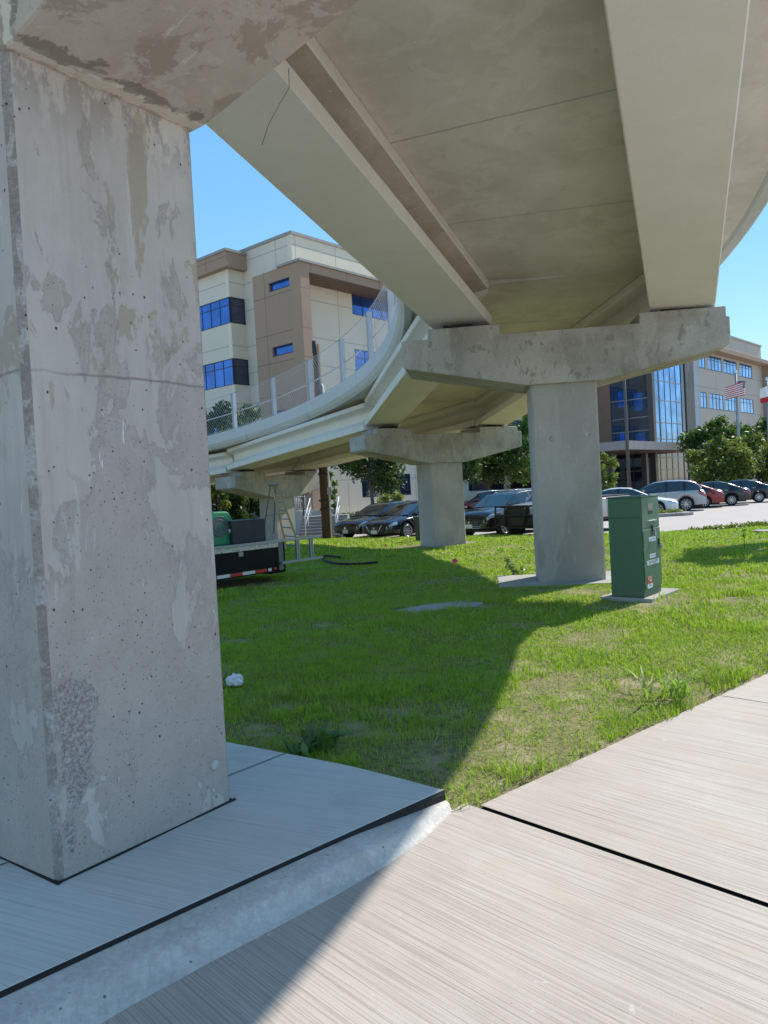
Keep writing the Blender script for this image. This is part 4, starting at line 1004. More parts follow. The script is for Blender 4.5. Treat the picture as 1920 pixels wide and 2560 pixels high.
# main mass: two skins, each with its own panel grid and sunlit or shaded cream
def wallboxes(F, S0, S1, z0, z1, holes, o0=-.4, o1=0.):
    """wall with rectangular openings"""
    zs = sorted(set([z0, z1] + [h[2] for h in holes] + [h[3] for h in holes])); out = []
    for a, b in zip(zs[:-1], zs[1:]):
        if b - a < 1e-4: continue
        cuts = sorted([(h[0], h[1]) for h in holes if h[2] <= a + 1e-6 and h[3] >= b - 1e-6]); s_ = S0
        for c0, c1 in cuts:
            if c0 > s_: out.append((s_, c0, a, b, o0, o1))
            s_ = max(s_, c1)
        if s_ < S1: out.append((s_, S1, a, b, o0, o1))
    return out
winR = []
for zc in (15.0, 10.75, 6.4):
    for (x0, x1) in ((879, 946), (1000, 1060)):
        pass
sR0, _ = FR.P(880, 760); 
rowz = [(FR.P(880, 785)[1], FR.P(880, 721)[1]), (FR.P(889, 941)[1], FR.P(889, 873)[1])]; rowz.append((rowz[1][0] * 2 - rowz[0][0], rowz[1][1] * 2 - rowz[0][1]))
wr_ = [(sR0 + 9.2 * k, sR0 + 9.2 * k + 7.0) for k in range(4)]
gr_ = [(FR.P(905, 1220)[0] + 7.2 * k, FR.P(905, 1220)[0] + 7.2 * k + 6.0) for k in range(5)]
holesR = [(a, b, z0, z1) for a, b in wr_ for z0, z1 in rowz] + [(a, b, 1.35, 3.1) for a, b in gr_]
part('wall', M['creamR'], FR, *wallboxes(FR, 0, 44, -.3, ZR, holesR))
for a, b in wr_:
    for z0, z1 in rowz: window(FR, OB1, a, b, z0, z1, 6, .3, 'wingl')
for a, b in gr_: window(FR, OB1, a, b, 1.35, 3.1, 4, .25, 'wingd')
sLa, _ = FL.P(603, 640)
part('wall', M['creamL'], FL, (0.401, 34, -.3, ZR, -.4, -.001))
part('roof', M['coping'], FR, (.41, 43.6, ZR - .5, ZR - .3, -30, -.4))
part('coping', M['coping'], FR, (-.06, 44, ZR, ZR + .22, -.42, .10)); part('coping', M['coping'], FL, (.43, 34, ZR + .001, ZR + .221, -.42, .098))
part('rear_wall', M['creamL'], FR, (43.6, 44, -.3, ZR, -30, -.4)); part('rear_wall', M['creamR'], FL, (33.6, 34, -.3, ZR, -43, -.4))
# left bay with brown parapet and wrap-round windows
FBay = Fac(at(583, 900, 57.5), -49, -139); FBs = Fac(at(583, 900, 57.5), 41, 131)
zbt = FBay.P(583, 667)[1]; zbr = FBay.P(578, 630)[1]
bays = [(FBay.P(583, 805)[1], FBay.P(583, 738)[1]), (FBay.P(590, 960)[1], FBay.P(590, 893)[1])]
bays.append((bays[1][0] - (bays[0][0] - bays[1][0]), bays[1][1] - (bays[0][0] - bays[1][0])))
zz = [-.3]
for z0, z1 in bays[::-1]: zz += [z0, z1]
zz.append(zbt)
bl = []
for k in range(0, len(zz), 2): bl.append((.401, 16, zz[k], zz[k + 1], -.4, 0))
for b_ in bl: part('bay_wall', M['creamL'], FBay, b_); part('bay_wall', M['creamR'], FBs, (0.0, 4.2, b_[2], b_[3], -.4, .001))
part('bay_parapet', M['brownL'], FBay, (-.5, 16, zbt, zbr, -4.2, .5)); part('coping', M['coping'], FBay, (-.6, 16, zbr, zbr + .2, -4.3, .6))
for z0, z1 in bays:
    window(FBay, OB1, .1, 8., z0, z1, 7, .3, 'wingl'); window(FBs, OB1, 0.1, 2.6, z0, z1, 2, .3, 'wingd')
    window(FBay, OB1, 8.05, 15.9, z0, z1, 7, .3, 'wingl')
# brown corner volume
KB = at(748, 652, 52.6); FbL = Fac(KB, -49, -139); FbR = Fac(KB, 41, 131); zBt = KB.z
sb = FbL.P(632, 720)[0]
slots = []
for (x0, y0, x1, y1) in ((672, 707, 740, 731), (681, 865, 740, 889)):
    a = FbL.P(740, y0); zc = None
z1a = FbL.P(735, 688)[1]; z0a = FbL.P(735, 711)[1]; z1b = FbL.P(740, 854)[1]; z0b = FbL.P(740, 879)[1]
sw0, sw1 = 1.1, FbL.P(672, 720)[0]
slots = [(sw0, sw1, z0a, z1a), (sw0, sw1, z0b, z1b), (sw0, sw1 + .3, z0b * 2 - z0a, z1b * 2 - z1a)]
part('brown_wall', M['brownL'], FbL, *wallboxes(FbL, .953, sb, -.3, zBt, slots, -.9, 0))
for s_ in slots: window(FbL, OB1, *s_, 1, 0, 'wingl', depth=.22)
part('brown_pillar', M['brownR'], FbR, (-.003, .85, -.3, zBt, -.95, .002))
zBs = FbR.P(790, 685)[1]
part('brown_eave', M['brownR'], FbR, (.85, 40, zBt - .6, zBt, -2.2, 0)); part('coping', M['coping'], FbR, (-.15, 40, zBt, zBt + .16, -2.2, .14))
part('eave_soffit', M['soffit'], FbR, (.85, 40, zBt - .65, zBt - .602, -2.2, -.02))
# entry steps with railings on the left of the ground floor
def sm(px, Y, z=0.): p = gp(px, Y); return Vector((p.x, p.y, z))
so_ = sm(798, 33.5, ZB); su = azv(92); sv = azv(2)
steps = empty('entry_steps', so_, 0, 'grey concrete steps with white handrails behind the utility pole', 'steps')
mb = MB()
for k in range(7): mb.obox(so_, su, sv, Vector((0, 0, 1)), -1.0, 1.1, .30 * k, 2.9, .13 * k, .13 * (k + 1))
mb.build('treads', plain('step_concrete', (.26, .25, .26), .85, nscale=9), steps, world=True)
for xx in (-.62, .72):
    mb = MB(); Zv = Vector((0, 0, 1)); a = so_ + su * xx; 
    mb.tube([a - Zv * .0 + sv * .0, a + Zv * .95, a + sv * 2.1 + Zv * 1.75, a + sv * 2.1 + Zv * .8], .02, 6); mb.tube([a + Zv * .55, a + sv * 2.1 + Zv * 1.35], .014, 6); mb.tube([a + sv * 1.05 + Zv * .4, a + sv * 1.05 + Zv * 1.35], .02, 6)
    mb.build('handrail', M['white'], steps, world=True)
gf = empty('balustrade', sm(750, 38, .9), 0, 'small white barred railing left of the steps, beside the farthest pier', 'railing')
a = sm(736, 38, .95); b = sm(765, 38, .95); mb = MB(); Zv = Vector((0, 0, 1))
mb.tube([a, b], .03, 6); mb.tube([a + Zv * .7, b + Zv * .7], .03, 6)
mb.build('rail', M['white'], gf, world=True)
for k in range(8):
    mb = MB(); q = a.lerp(b, k / 7); mb.tube([q, q + Zv * .7], .014, 5); mb.build('bar', M['white'], gf, world=True)
wl = MB(); p0 = sm(690, 38.4); wl.obox(p0, su, sv, Vector((0, 0, 1)), -3, 3.0, 0, .3, -.3, .95)
tag(wl.build('retaining_wall', M['greyp']), 'low grey wall carrying the small white railing beside the steps', 'wall')
hedge_pts = [(sm(850 + 16 * k, 36.5 + .15 * k, .1)) for k in range(13)]
hr = empty('hedge', sm(930, 37, ZB), 0, 'low dark clipped hedge along the foot of the building wall', 'hedge')
leaves('foliage', [p + Vector((0, 0, .25)) for p in hedge_pts], [.55] * 13, 4200, .09, M['leaf_dark'], hr, 31)
gcv = [sm(752 + 14 * k, 31.4, -.1) for k in range(6)]
gco = leaves('ground_cover', gcv, [.5] * 6, 1500, .07, M['leaf_yel'], None, 33, flat=.25); tag(gco, kind='stuff')

# right wing
KG = at(1628, 960, 74.); OB2 = empty('office_wing', (KG.x, KG.y, 0), 0, 'beige office wing with glass entrance tower and rows of blue windows at the right', 'building')
FG = Fac(KG, 43, 133); FGl = Fac(KG, -47, -137)
def pt2(name, mat, F, *b, bevel=0): return part(name, mat, F, *b, parent=OB2)
topz = 19.5
sG = FG.P(1703, 960)[0]
def curtain(F, s0, s1, z0, z1, cols, rows, glass, mull='mull', thin=.08):
    mb = MB(); F.box(mb, s0, s1, z0, z1, -.3, -.06); g_ = mb.build('curtain_glass', M[glass], OB2, world=True)
    mb = MB()
    for k in range(cols + 1): c = s0 + (s1 - s0) * k / cols; wv = .22 if k == 1 and cols == 5 else thin; F.box(mb, c - wv / 2, c + wv / 2, z0, z1, -.09, -.03)
    mb.build('mullions', M[mull], g_, world=True)
    mb = MB()
    for r_ in rows: F.box(mb, s0, s1, r_ - .05, r_ + .05, -.088, -.035)
    mb.build('transoms', M['coping'], g_, world=True)
curtain(FG, .4, sG, 5.0, topz, 5, [5.4, 7.0, 9.2, 11.1, 13.2, 15.6, 17.2], 'winsky')
sl_ = FGl.P(1524, 960)[0]
curtain(FGl, .4, sl_, 5.0, topz, 2, [6.3, 7.6, 9.4, 11.9, 13.9, 16.2], 'wingd')
pt2('corner_post', M['bronze'], FG, (-.15, .4, 0, topz, -.4, .15))
# reflections of windows in the dark glass, painted as blue panes
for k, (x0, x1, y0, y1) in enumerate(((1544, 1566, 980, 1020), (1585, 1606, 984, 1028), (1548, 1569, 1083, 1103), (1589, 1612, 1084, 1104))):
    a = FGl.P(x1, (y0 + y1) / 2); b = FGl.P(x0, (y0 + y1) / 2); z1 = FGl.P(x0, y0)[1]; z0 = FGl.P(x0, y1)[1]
    mb = MB(); FGl.box(mb, a[0], b[0], z0, z1, -.058, -.05); mb.build('window_reflection', M['wingl'], OB2, world=True)
pt2('orange_wall', plain('terracotta_panels', (.30, .17, .11), .8, objcoord=False, nscale=1), FGl, (sl_, sl_ + 9, 0, topz, -.4, -.05))
pt2('tower_side', M['wingd'], FG, (sG, sG + .9, 0, topz, -.6, 0)); pt2('tower_pier', M['bronze'], FG, (sG + .9, sG + 3.2, 0, topz, -1, .1))
FW = Fac(FG.O + FG.u * (sG + 3.2), 43, 133)
zRW = FW.P(1870, 858)[1]
sE = FW.P(1903, 900)[0]
rowsW = [(FW.P(1790, 985)[1], FW.P(1790, 985)[1]),]
gsx = [(1750, 1765, 'a'), (1772, 1806, 'b'), (1811, 1843, 'c'), (1850, 1881, 'd')]
wz = []
for (y1, y0, x_) in ((985.5, 1023.5, 1790), (893, 927.5, 1790)):
    wz.append((FW.P(x_, y0)[1], FW.P(x_, y1)[1]))
wz.append((wz[0][0] - (wz[1][0] - wz[0][0]), wz[0][1] - (wz[1][0] - wz[0][0])))
wss = [(FW.P(a, 960)[0], FW.P(b, 960)[0]) for a, b, _ in gsx]
holes = [(a, b, z0, z1) for a, b in wss for z0, z1 in wz]
sgr = FW.P(1746, 960)[0]
pt2('grey_panel', M['greyp'], FW, (0, sgr, 0, zRW, -.4, .05))
mbx = MB()
for b in wallboxes(FW, sgr, sE, -.3, zRW, holes): FW.box(mbx, *b)
mbx.build('wall', M['beige'], OB2, world=True)
for a, b in wss:
    for z0, z1 in wz: window(FW, OB2, a, b, z0, z1, 2 if b - a < 3 else 4, .28, 'winsky')
pt2('coping', M['coping'], FW, (0, sE, zRW, zRW + .2, -.4, .12))
FWe = Fac(FW.O + FW.n * 1.2, 43, 133); ze0 = FWe.P(1881, 900)[1]; ze = ze0 - .6
pt2('brown_eave', M['brownR'], FW, (2, sE + 8, ze0, FWe.P(1881, 890.5)[1], 0, 1.2)); pt2('brown_pier', M['brownR'], FW, (sE, sE + 8, -.3, ze + .6, -.4, 1.2))
pt2('roof', M['coping'], FW, (0, sE, zRW - .5, zRW - .3, -22, -.4)); pt2('end_wall', M['beige'], FW, (sE - .4, sE, 0, zRW, -22, -.4))
pt2('tower_roof', M['coping'], FG, (0, sG, topz, topz + .2, -12, .1))
# ground floor glass, columns and canopy
curtain(FG, .0, sG + 10, -.2, 4.6, 12, [1.2, 2.4, 3.6], 'wingd', 'bronze', .1)
curtain(FGl, .0, sl_ + 9, -.2, 4.6, 6, [2.4, 3.6], 'wingd', 'bronze', .1)
Kc = at(1569, 1101, 62.); FC = Fac(Kc, 41, 131); FCl = Fac(Kc, -49, -139); zc1 = Kc.z; zc0 = FC.P(1569, 1123)[1]
sc1 = FC.P(1758, 1115)[0]
mbx = MB(); FC.box(mbx, 0, sc1, zc0, zc1, -13, 0); cn = mbx.build('canopy', M['canopy'], OB2, world=True)
mbx = MB(); FC.box(mbx, .1, sc1 - .1, zc0 - .03, zc0 - .001, -12.9, -.1); mbx.build('canopy_soffit', M['soffit'], cn, world=True)
for s_ in (3.5, 11): 
    mbx = MB(); FC.box(mbx, s_, s_ + .5, -.2, zc0 - .03, -3.5, -3.0); mbx.build('canopy_column', M['bronze'], OB2, world=True)

# ------------------------------------------------------------------ poles and flags
def pole(name, px_top, px_bot, Y, zt, r, mat, label, cat, ball=False, group=None):
    b = sm((px_bot), Y, ZB); root = empty(name, b, 0, label, cat, group)
    mb = MB(); mb.tube([b, b + Vector((0, 0, (zt - ZB) * .5)), Vector((b.x, b.y, zt))], [r, r * .9, r * .6], 12); mb.build('pole', mat, root, world=True)
    if ball:
        mb = MB(); c = Vector((b.x, b.y, zt + .12)); mb.tube([c + Vector((0, 0, -.13)), c + Vector((0, 0, -.1)), c, c + Vector((0, 0, .1)), c + Vector((0, 0, .13))], [.03, .09, .13, .09, .02], 12); mb.build('finial', M['chrome'], root, world=True)
    return root, b
lp, lb = pole('light_pole', 1565, 1577, 45, 9.5, .11, M['bronze'], 'tall bronze light pole in front of the entrance canopy', 'light pole')
mb = MB(); Zv = Vector((0, 0, 1)); mb.tube([lb + Zv * 9.6, lb + Vector((.6, 0, 9.7))], .05, 8); mb.obox(lb + Vector((.9, 0, 9.7)), Vector((1, 0, 0)), Vector((0, 1, 0)), Zv, -.35, .35, -.18, .18, -.06, .06); mb.build('lamp_head', M['bronze'], lp, world=True)
p1t = at(1842, 934, 58.); fp1, fb1 = pole('flagpole', 0, 1855, 58., p1t.z, .13, M['steel'], 'grey flagpole with ball finial flying the striped flag', 'flagpole', True)
p2t = at(1917, 952, 60.); fp2, fb2 = pole('flagpole', 0, 1931, 60., p2t.z, .13, M['steel'], 'grey flagpole at the right edge flying the red, white and blue flag', 'flagpole', True)
fm = {k: plain('flag_' + k, c, .8) for k, c in (('red', (.45, .02, .035)), ('white', (.75, .73, .70)), ('blue', (.02, .035, .13)))}
def flag(name, top, path, hgt, colorfn, label, sag):
    mats = [fm['red'], fm['white'], fm['blue']]; nu, nv = 40, 26
    g = []
    for i in range(nu + 1):
        u = i / nu; p = None; ls = [0]; 
        for a, b in zip(path[:-1], path[1:]): ls.append(ls[-1] + (Vector(b) - Vector(a)).length)
        d = u * ls[-1]
        for k in range(len(path) - 1):
            if d <= ls[k + 1] + 1e-6: f = (d - ls[k]) / (ls[k + 1] - ls[k]); p = Vector(path[k]).lerp(Vector(path[k + 1]), f); break
        g.append([top + Vector((p.x + .05 * math.sin(v * 3 + u * 9), p.y + .06 * math.sin(u * 14 + v * 2), -sag * u ** 1.3 - v * hgt * (1 - .12 * u))) for v in [j / nv for j in range(nv + 1)]])
    mb = MB(); ids = [mb.verts(r_) for r_ in g]
    for i in range(nu):
        for j in range(nv):
            mb.m = colorfn((i + .5) / nu, (j + .5) / nv); mb.face([ids[i][j], ids[i][j + 1], ids[i + 1][j + 1], ids[i + 1][j]], True)
    mb.v = [(a - top.x, b - top.y, c - top.z) for a, b, c in mb.v]
    o = mb.build(name, mats); o.location = top
    return tag(o, label, 'flag')
def us(u, v):
    if u < .42 and v < 7 / 13: return 1 if (int(u * 40) % 3 == 1 and int(v * 26) % 3 == 1) else 2
    return 0 if int(v * 13) % 2 == 0 else 1
f1 = Vector((fb1.x, fb1.y, at(1843, 953, 58.).z))
flag('flag', f1, [(0.05, -.1, 0), (.42, -.5, 0), (.2, -.9, 0), (-1.35, -1.2, 0)], 1.05, us, 'striped red and white flag with blue starred corner on the left flagpole', .55)
def tx(u, v):
    if u < .33: return 1 if (abs(u - .165) < .05 and abs(v - .5) < .07) else 2
    return 1 if v < .66 else 0
f2 = Vector((fb2.x, fb2.y, at(1918, 962, 60.).z))
flag('flag', f2, [(-.05, -.1, 0), (-.3, -.5, 0), (-.25, -.9, 0), (-1.1, -1.2, 0)], 1.3, tx, 'red, white and blue flag with a lone star on the right edge pole', .4)

# utility pole with conduit and cable
ub = sm(815, 30.6, -.1); ut = at(779, 862, 30.6)
upo = empty('utility_pole', ub, 0, 'dark brown wooden utility pole with a pale conduit, right of the farthest pier', 'utility pole')
mb = MB(); ut2 = Vector((ub.x + .0, ub.y, ut.z)); mb.tube([ub, ub.lerp(ut2, .5), ut2], [.185, .17, .15], 14); mb.build('pole', M['wood'], upo, world=True)
mb = MB(); o = Vector((.19, -.06, 0)); mb.tube([ub + o, ub + o + Vector((0, 0, 6.0)), ub + o + Vector((-.05, 0, 6.15))], .035, 8); mb.build('conduit', M['white'], upo, world=True)
for z_, r_ in ((1.55, .22), (2.6, .2), (1.2, .21)):
    mb = MB(); mb.tube([ub + Vector((math.cos(t) * r_, math.sin(t) * r_, z_ + .04 * math.sin(3 * t))) for t in np.linspace(0, 2 * PI, 20)], .02, 5, False); mb.build('cable_loop', M['blackm'], upo, world=True)
mb = MB(); mb.obox(ub, Vector((1, 0, 0)), Vector((0, 1, 0)), Vector((0, 0, 1)), .12, .3, -.2, -.05, 1.75, 2.05); mb.build('junction_box', M['steel'], upo, world=True)
mb = MB(); mb.tube([ut2 + Vector((0, 0, -.5)), ut2 + Vector((-.05, -.22, -.35)), ut2 + Vector((-.05, -.22, 0.1))], [.08, .1, .09], 10); mb.build('insulator', M['blackm'], upo, world=True)
# pedestal beside the middle pier
pb_ = sm(1044, 24.5, -.12); mb = MB(); mb.obox(Vector((0, 0, 0)), Vector((1, 0, 0)), Vector((0, 1, 0)), Vector((0, 0, 1)), -.09, .09, -.09, .09, 0, .86); mb.obox(Vector((0, 0, 0)), Vector((1, 0, 0)), Vector((0, 1, 0)), Vector((0, 0, 1)), -.1, .1, -.1, .1, .86, .93)
o = mb.build('pedestal', plain('pedestal_olive', (.07, .07, .05), .7), bevel=.01); o.location = pb_; tag(o, 'slim olive service pedestal just left of the middle pier', 'pedestal')

# ------------------------------------------------------------------ trailer, tanks, ladders
tc = sm(700, 15.0, 0.); ta = (sm(556, 13.9) - tc); ta.z = 0; ta.normalize(); tn = Vector((-ta.y, ta.x, 0))
if tn.y < 0: tn = -tn
tr = empty('utility_trailer', tc, 0, 'black low work trailer with bright metal top edge and red and white tape', 'trailer')
zt_ = .78
Zv = Vector((0, 0, 1))
mb = MB(); mb.obox(tc, ta, tn, Zv, .0, 4.6, 0, 1.9, .20, zt_ - .05); mb.build('body', M['black'], tr, world=True, bevel=.015)
M['diamond'] = NT('diamond_plate'); mm = M['diamond']; v = mm.voro(mm.map((28, 28, 28)), 1); mm.color(mm.mix(mm.ramp(v, .2, .4), (.65, .66, .68), (.4, .41, .43))); mm.rough(.35); mm.b.inputs['Metallic'].default_value = .7; mm.bump(v, .6, .01); M['diamond'] = mm.mat
mb = MB(); mb.obox(tc, ta, tn, Zv, .0, 4.6, -.012, 1.91, zt_ - .11, zt_ - .0); mb.build('top_trim', M['diamond'], tr, world=True, bevel=.006)
mb = MB(); mb.obox(tc, ta, tn, Zv, -.02, .10, -.015, .02, .22, zt_ - .02); mb.build('corner_post', M['steeldk'], tr, world=True)
for k in range(11):
    x0 = .42 + .30 * k; mb = MB(); mb.obox(tc, ta, tn, Zv, x0, x0 + .298, -.006, -.0005, .225, .285); mb.build('reflector_tape', M['tape_red'] if k % 2 == 0 else M['white'], tr, world=True)
mb = MB(); mb.obox(tc, ta, tn, Zv, .3, .38, -.006, -.0005, .225, .285); mb.build('reflector_tape', M['white'], tr, world=True)
mb = MB(); mb.obox(tc, ta, tn, Zv, .17, .24, -.01, -.0005, .235, .285); mb.build('marker_lamp', M['tape_red'], tr, world=True)
mb = MB(); mb.obox(tc, ta, tn, Zv, 1.0, 1.1, -.03, -.0005, .58, .66); mb.build('latch', M['steel'], tr, world=True)
for xx in (1.7, 2.5):
    for yy in (.12, 1.6):
        cw = tc + ta * xx + tn * yy + Zv * .26; mb = MB(); mb.tube([cw, cw + tn * .01, cw + tn * .17, cw + tn * .18], [.22, .27, .27, .22], 20); wh = mb.build('wheel', M['tyre'], tr, world=True)
        mb = MB(); mb.tube([cw - tn * .005, cw + tn * .01], [.12, .14], 14); mb.build('rim', M['rim'], wh, world=True)
# a second dark locker beyond, beside the ladder rungs
lk = MB(); lk.obox(Vector((0, 0, 0)), ta, tn, Zv, -.42, .0, .35, 1.6, .12, .74); o = lk.build('tool_locker', M['black'], bevel=.015); o.location = tc; tag(o, 'small black locker box at the tail of the trailer behind the ladder rungs', 'locker')
# extension ladder lying on its edge along the trailer
lo = tc - tn * .10
ld = empty('extension_ladder', lo, 0, 'aluminium extension ladder lying on edge along the trailer, sticking out to the right', 'ladder')
for (z_, x0, x1) in ((.79, -1.02, 3.8), (.36, -1.05, .1)):
    for dz in (0, .035):
        mb = MB(); mb.obox(lo, ta, tn, Zv, x0 + dz * 3, x1, .0 + dz, .03 + dz, z_ - .02 - dz * .3, z_ + .025 - dz * .3); mb.build('rail', M['steel'], ld, world=True)
for x_ in (-.35, -.40, -.74, -.79):
    mb = MB(); mb.obox(lo, ta, tn, Zv, x_, x_ + .035, .005, .05, .38, .77); mb.build('rung', M['steel'], ld, world=True)
# green tank with a round badge, dark bin
gt0 = tc + ta * .74 + tn * .5; gt = empty('green_tank', gt0 + Zv * zt_, 0, 'bright green moulded tank with a round seal standing on the trailer by the near pier', 'tank')
mb = MB(); prf = [(0, 0), (.0, .42), (.06, .56), (.14, .64), (1.0, .66), (1.0, 0)]
mb.loft([[gt0 + Zv * zt_ + ta * x + tn * y + Zv * z for x, z in prf] for y in (0, .9)]); mb.build('shell', plain('green_plastic', (.01, .24, .11), .45), gt, world=True, bevel=.03)
bc = gt0 + ta * .34 - tn * .004 + Zv * (zt_ + .36); mb = MB(); mb.tube([bc, bc - tn * .008], .20, 32); bd_ = mb.build('badge', plain('badge_dark', (.07, .11, .11), .5), gt, world=True)
for r_ in (.195, .13):
    mb = MB(); mb.tube([bc - tn * .010 + ta * math.cos(t) * r_ + Zv * math.sin(t) * r_ for t in np.linspace(0, 2 * PI, 33)], .004, 5, False); mb.build('badge_ring', M['steeldk'], bd_, world=True)
mb = MB(); mb.tube([bc - tn * .008, bc - tn * .013], .055, 20); mb.build('badge_centre', plain('badge_green', (.05, .16, .12), .5), bd_, world=True)
mb = MB(); q = gt0 + ta * .06 - tn * .02 + Zv * zt_; mb.tube([q + ta * .06 + Zv * .3, q + Zv * .14, q + Zv * .01], [.035, .035, .025], 8); mb.build('spout', M['label'], gt, world=True)
bn0 = tc + ta * .02 + tn * .40; bn = MB(); 
bn.loft([[Zv * z + ta * (x * k_) + tn * (y * k_) for x, y in ((0, 0), (.86, 0), (.86, .8), (0, .8))] for z, k_ in ((0, .97), (.45, 1.0))])
o = bn.build('storage_bin', plain('bin_charcoal', (.025, .03, .035), .6, nscale=3), bevel=.02); o.location = bn0 + Zv * zt_; tag(o, 'dark charcoal open bin on the trailer between green tank and stepladder', 'bin')
# stepladder
sl0 = sm(735, 21.5, 0); sla = empty('stepladder', sl0, 0, 'yellowish fibreglass stepladder standing open in front of the farthest pier', 'ladder')
fib = plain('fibreglass_tan', (.36, .27, .13), .6); Y_ = 21.5
tl, tr_ = at(681, 1214, Y_), at(693, 1216, Y_); fl, fr = at(716, 1372, Y_ - .5), at(752, 1374, Y_ - .5)
bl_, br_ = at(659, 1330, Y_ + .6), at(684, 1334, Y_ + .9)
mb = MB(); mb.tube([tl, fl], .028, 4, True, False); mb.build('rail', fib, sla, world=True); mb = MB(); mb.tube([tr_, fr], .028, 4, True, False); mb.build('rail', fib, sla, world=True)
for k in range(7):
    f = (k + .9) / 7.4; mb = MB(); mb.tube([tl.lerp(fl, f), tr_.lerp(fr, f)], .018, 4, True, False); mb.build('step', M['steel'], sla, world=True)
for a, b in ((at(676, 1214, Y_), bl_), (at(689, 1216, Y_ + .1), br_)):
    mb = MB(); mb.tube([a, b], .02, 4, True, False); mb.build('rear_leg', M['steeldk'], sla, world=True)
mb = MB(); mb.tube([at(664, 1289, Y_ + .4), at(715, 1283, Y_ - .2)], .01, 4); mb.build('spreader', M['steeldk'], sla, world=True)
mb = MB(); c = at(684, 1212, Y_); mb.obox(c, Vector((1, 0, 0)), Vector((0, 1, 0)), Zv, -.14, .13, -.12, .12, -.03, .03); mb.build('top_cap', M['steeldk'], sla, world=True, bevel=.01)
# hose on the lawn
hp = [(850, 1393), (815, 1389), (806, 1395), (822, 1405), (860, 1410), (905, 1409), (948, 1405)]
mb = MB(); pts = [gz(x, y, .055) for x, y in hp]; sp = []
for i in range(len(pts) - 1):
    for k in range(6):
        t = k / 6; p0, p1, p2, p3 = pts[max(i - 1, 0)], pts[i], pts[i + 1], pts[min(i + 2, len(pts) - 1)]
        sp.append(.5 * ((2 * p1) + (p2 - p0) * t + (2 * p0 - 5 * p1 + 4 * p2 - p3) * t * t + (3 * p1 - p0 - 3 * p2 + p3) * t ** 3))
mb.tube(sp, .028, 8); tag(mb.build('hose', M['blackm']), 'thick black hose lying in a loop on the lawn by the trailer', 'hose')
# marker flags
for (px, py, Yd, lab) in ((1137, 1402, 16.3, 'pink square survey flag nearer the middle of the sunlit lawn'), (964, 1366, 23., 'pink survey flag farther back, left of the middle pier')):
    c = at(px, py, Yd); root = empty('survey_flag', (c.x, c.y, 0), 0, lab, 'marker flag', 'pink survey flags stuck in the lawn')
    mb = MB(); mb.tube([Vector((c.x + .03, c.y, -.05)), Vector((c.x + .01, c.y, c.z + .05))], .004, 4); mb.build('wire', M['steeldk'], root, world=True)
    mb = MB(); mb.obox(c, Vector((.8, 0, .35)).normalized(), Vector((0, 1, 0)), Vector((-.35, 0, .8)).normalized(), -.05, .05, -.002, .002, -.045, .045); mb.build('cloth', M['pink'], root, world=True)
# white rag
bpy.context.view_layer.update()
rc = gz(590, 1716, -.02); bm = bmesh.new(); bmesh.ops.create_icosphere(bm, subdivisions=4, radius=.072)
from mathutils import noise as mn
for v in bm.verts:
    n_ = mn.noise(v.co * 22); n2 = mn.noise(v.co * 45 + Vector((4, 4, 4))); v.co *= 1 + .35 * n_ + .2 * n2; v.co.z = max(v.co.z * .85, -.03); v.co.x *= 1.05
me = bpy.data.meshes.new('rag'); bm.to_mesh(me); bm.free(); me.materials.append(M['cloth']); o = bpy.data.objects.new('rag', me); o.location = rc + Vector((0, 0, .05)); COL.objects.link(o); tag(o, 'crumpled white rag lying in the shaded grass beside the near pier', 'rag')
# stone at the right edge and planting bed
stp = sm(1912, 20.5, -.08); bm = bmesh.new(); bmesh.ops.create_icosphere(bm, subdivisions=3, radius=.3)
for v in bm.verts: v.co *= 1 + .25 * mn.noise(v.co * 4); v.co.z = max(-.1, min(.09, v.co.z)); v.co.x *= .9
me = bpy.data.meshes.new('boulder'); bm.to_mesh(me); bm.free(); me.materials.append(M['edge']); o = bpy.data.objects.new('boulder', me); o.location = stp + Vector((0, 0, .05)); COL.objects.link(o); tag(o, 'flat grey stone at the right edge of the lawn', 'stone')
bed = [sm(1690 + 24 * k, 24.0 + .02 * k, -.12) for k in range(11)]
mb = MB(); rings = []
for k, p in enumerate(bed):
    hw_ = .12 + .05 * k + .08 * math.sin(k * 1.7); rings.append([p + Vector((0, .45 + .02 * k, -.03)), p + Vector((0, .1, .06)), p + Vector((0, -hw_, -.03 + .04)), p + Vector((0, -hw_ - .1, -.05))])
mb.loft(rings, False, False, True); tag(mb.build('planting_bed', M['soil']), kind='structure')
gco = leaves('ground_cover', [p + Vector((0, .0, .04)) for p in bed[2:]], [.3 + .03 * k for k in range(9)], 2600, .05, M['leaf_yel'], None, 35, flat=.3); tag(gco, kind='stuff')
isl = sm(1640, 36.3, ZL); mb = MB(); pts = [(-2.6, -.5), (1.2, -.45), (1.75, -.1), (1.7, .5), (1.2, .9), (-2.6, .9)]
mb.prism([isl + Vector((x, y, 0)) for x, y in pts], (0, 0, .15)); tag(mb.build('kerb_island', M['pad'], bevel=.03), kind='structure')
gco = leaves('ground_cover', [isl + Vector((x, .2, .2)) for x in (-2, -1.2, -.4, .4, 1)], [.45] * 5, 1200, .06, M['leaf_yel'], None, 36, flat=.3); tag(gco, kind='stuff')

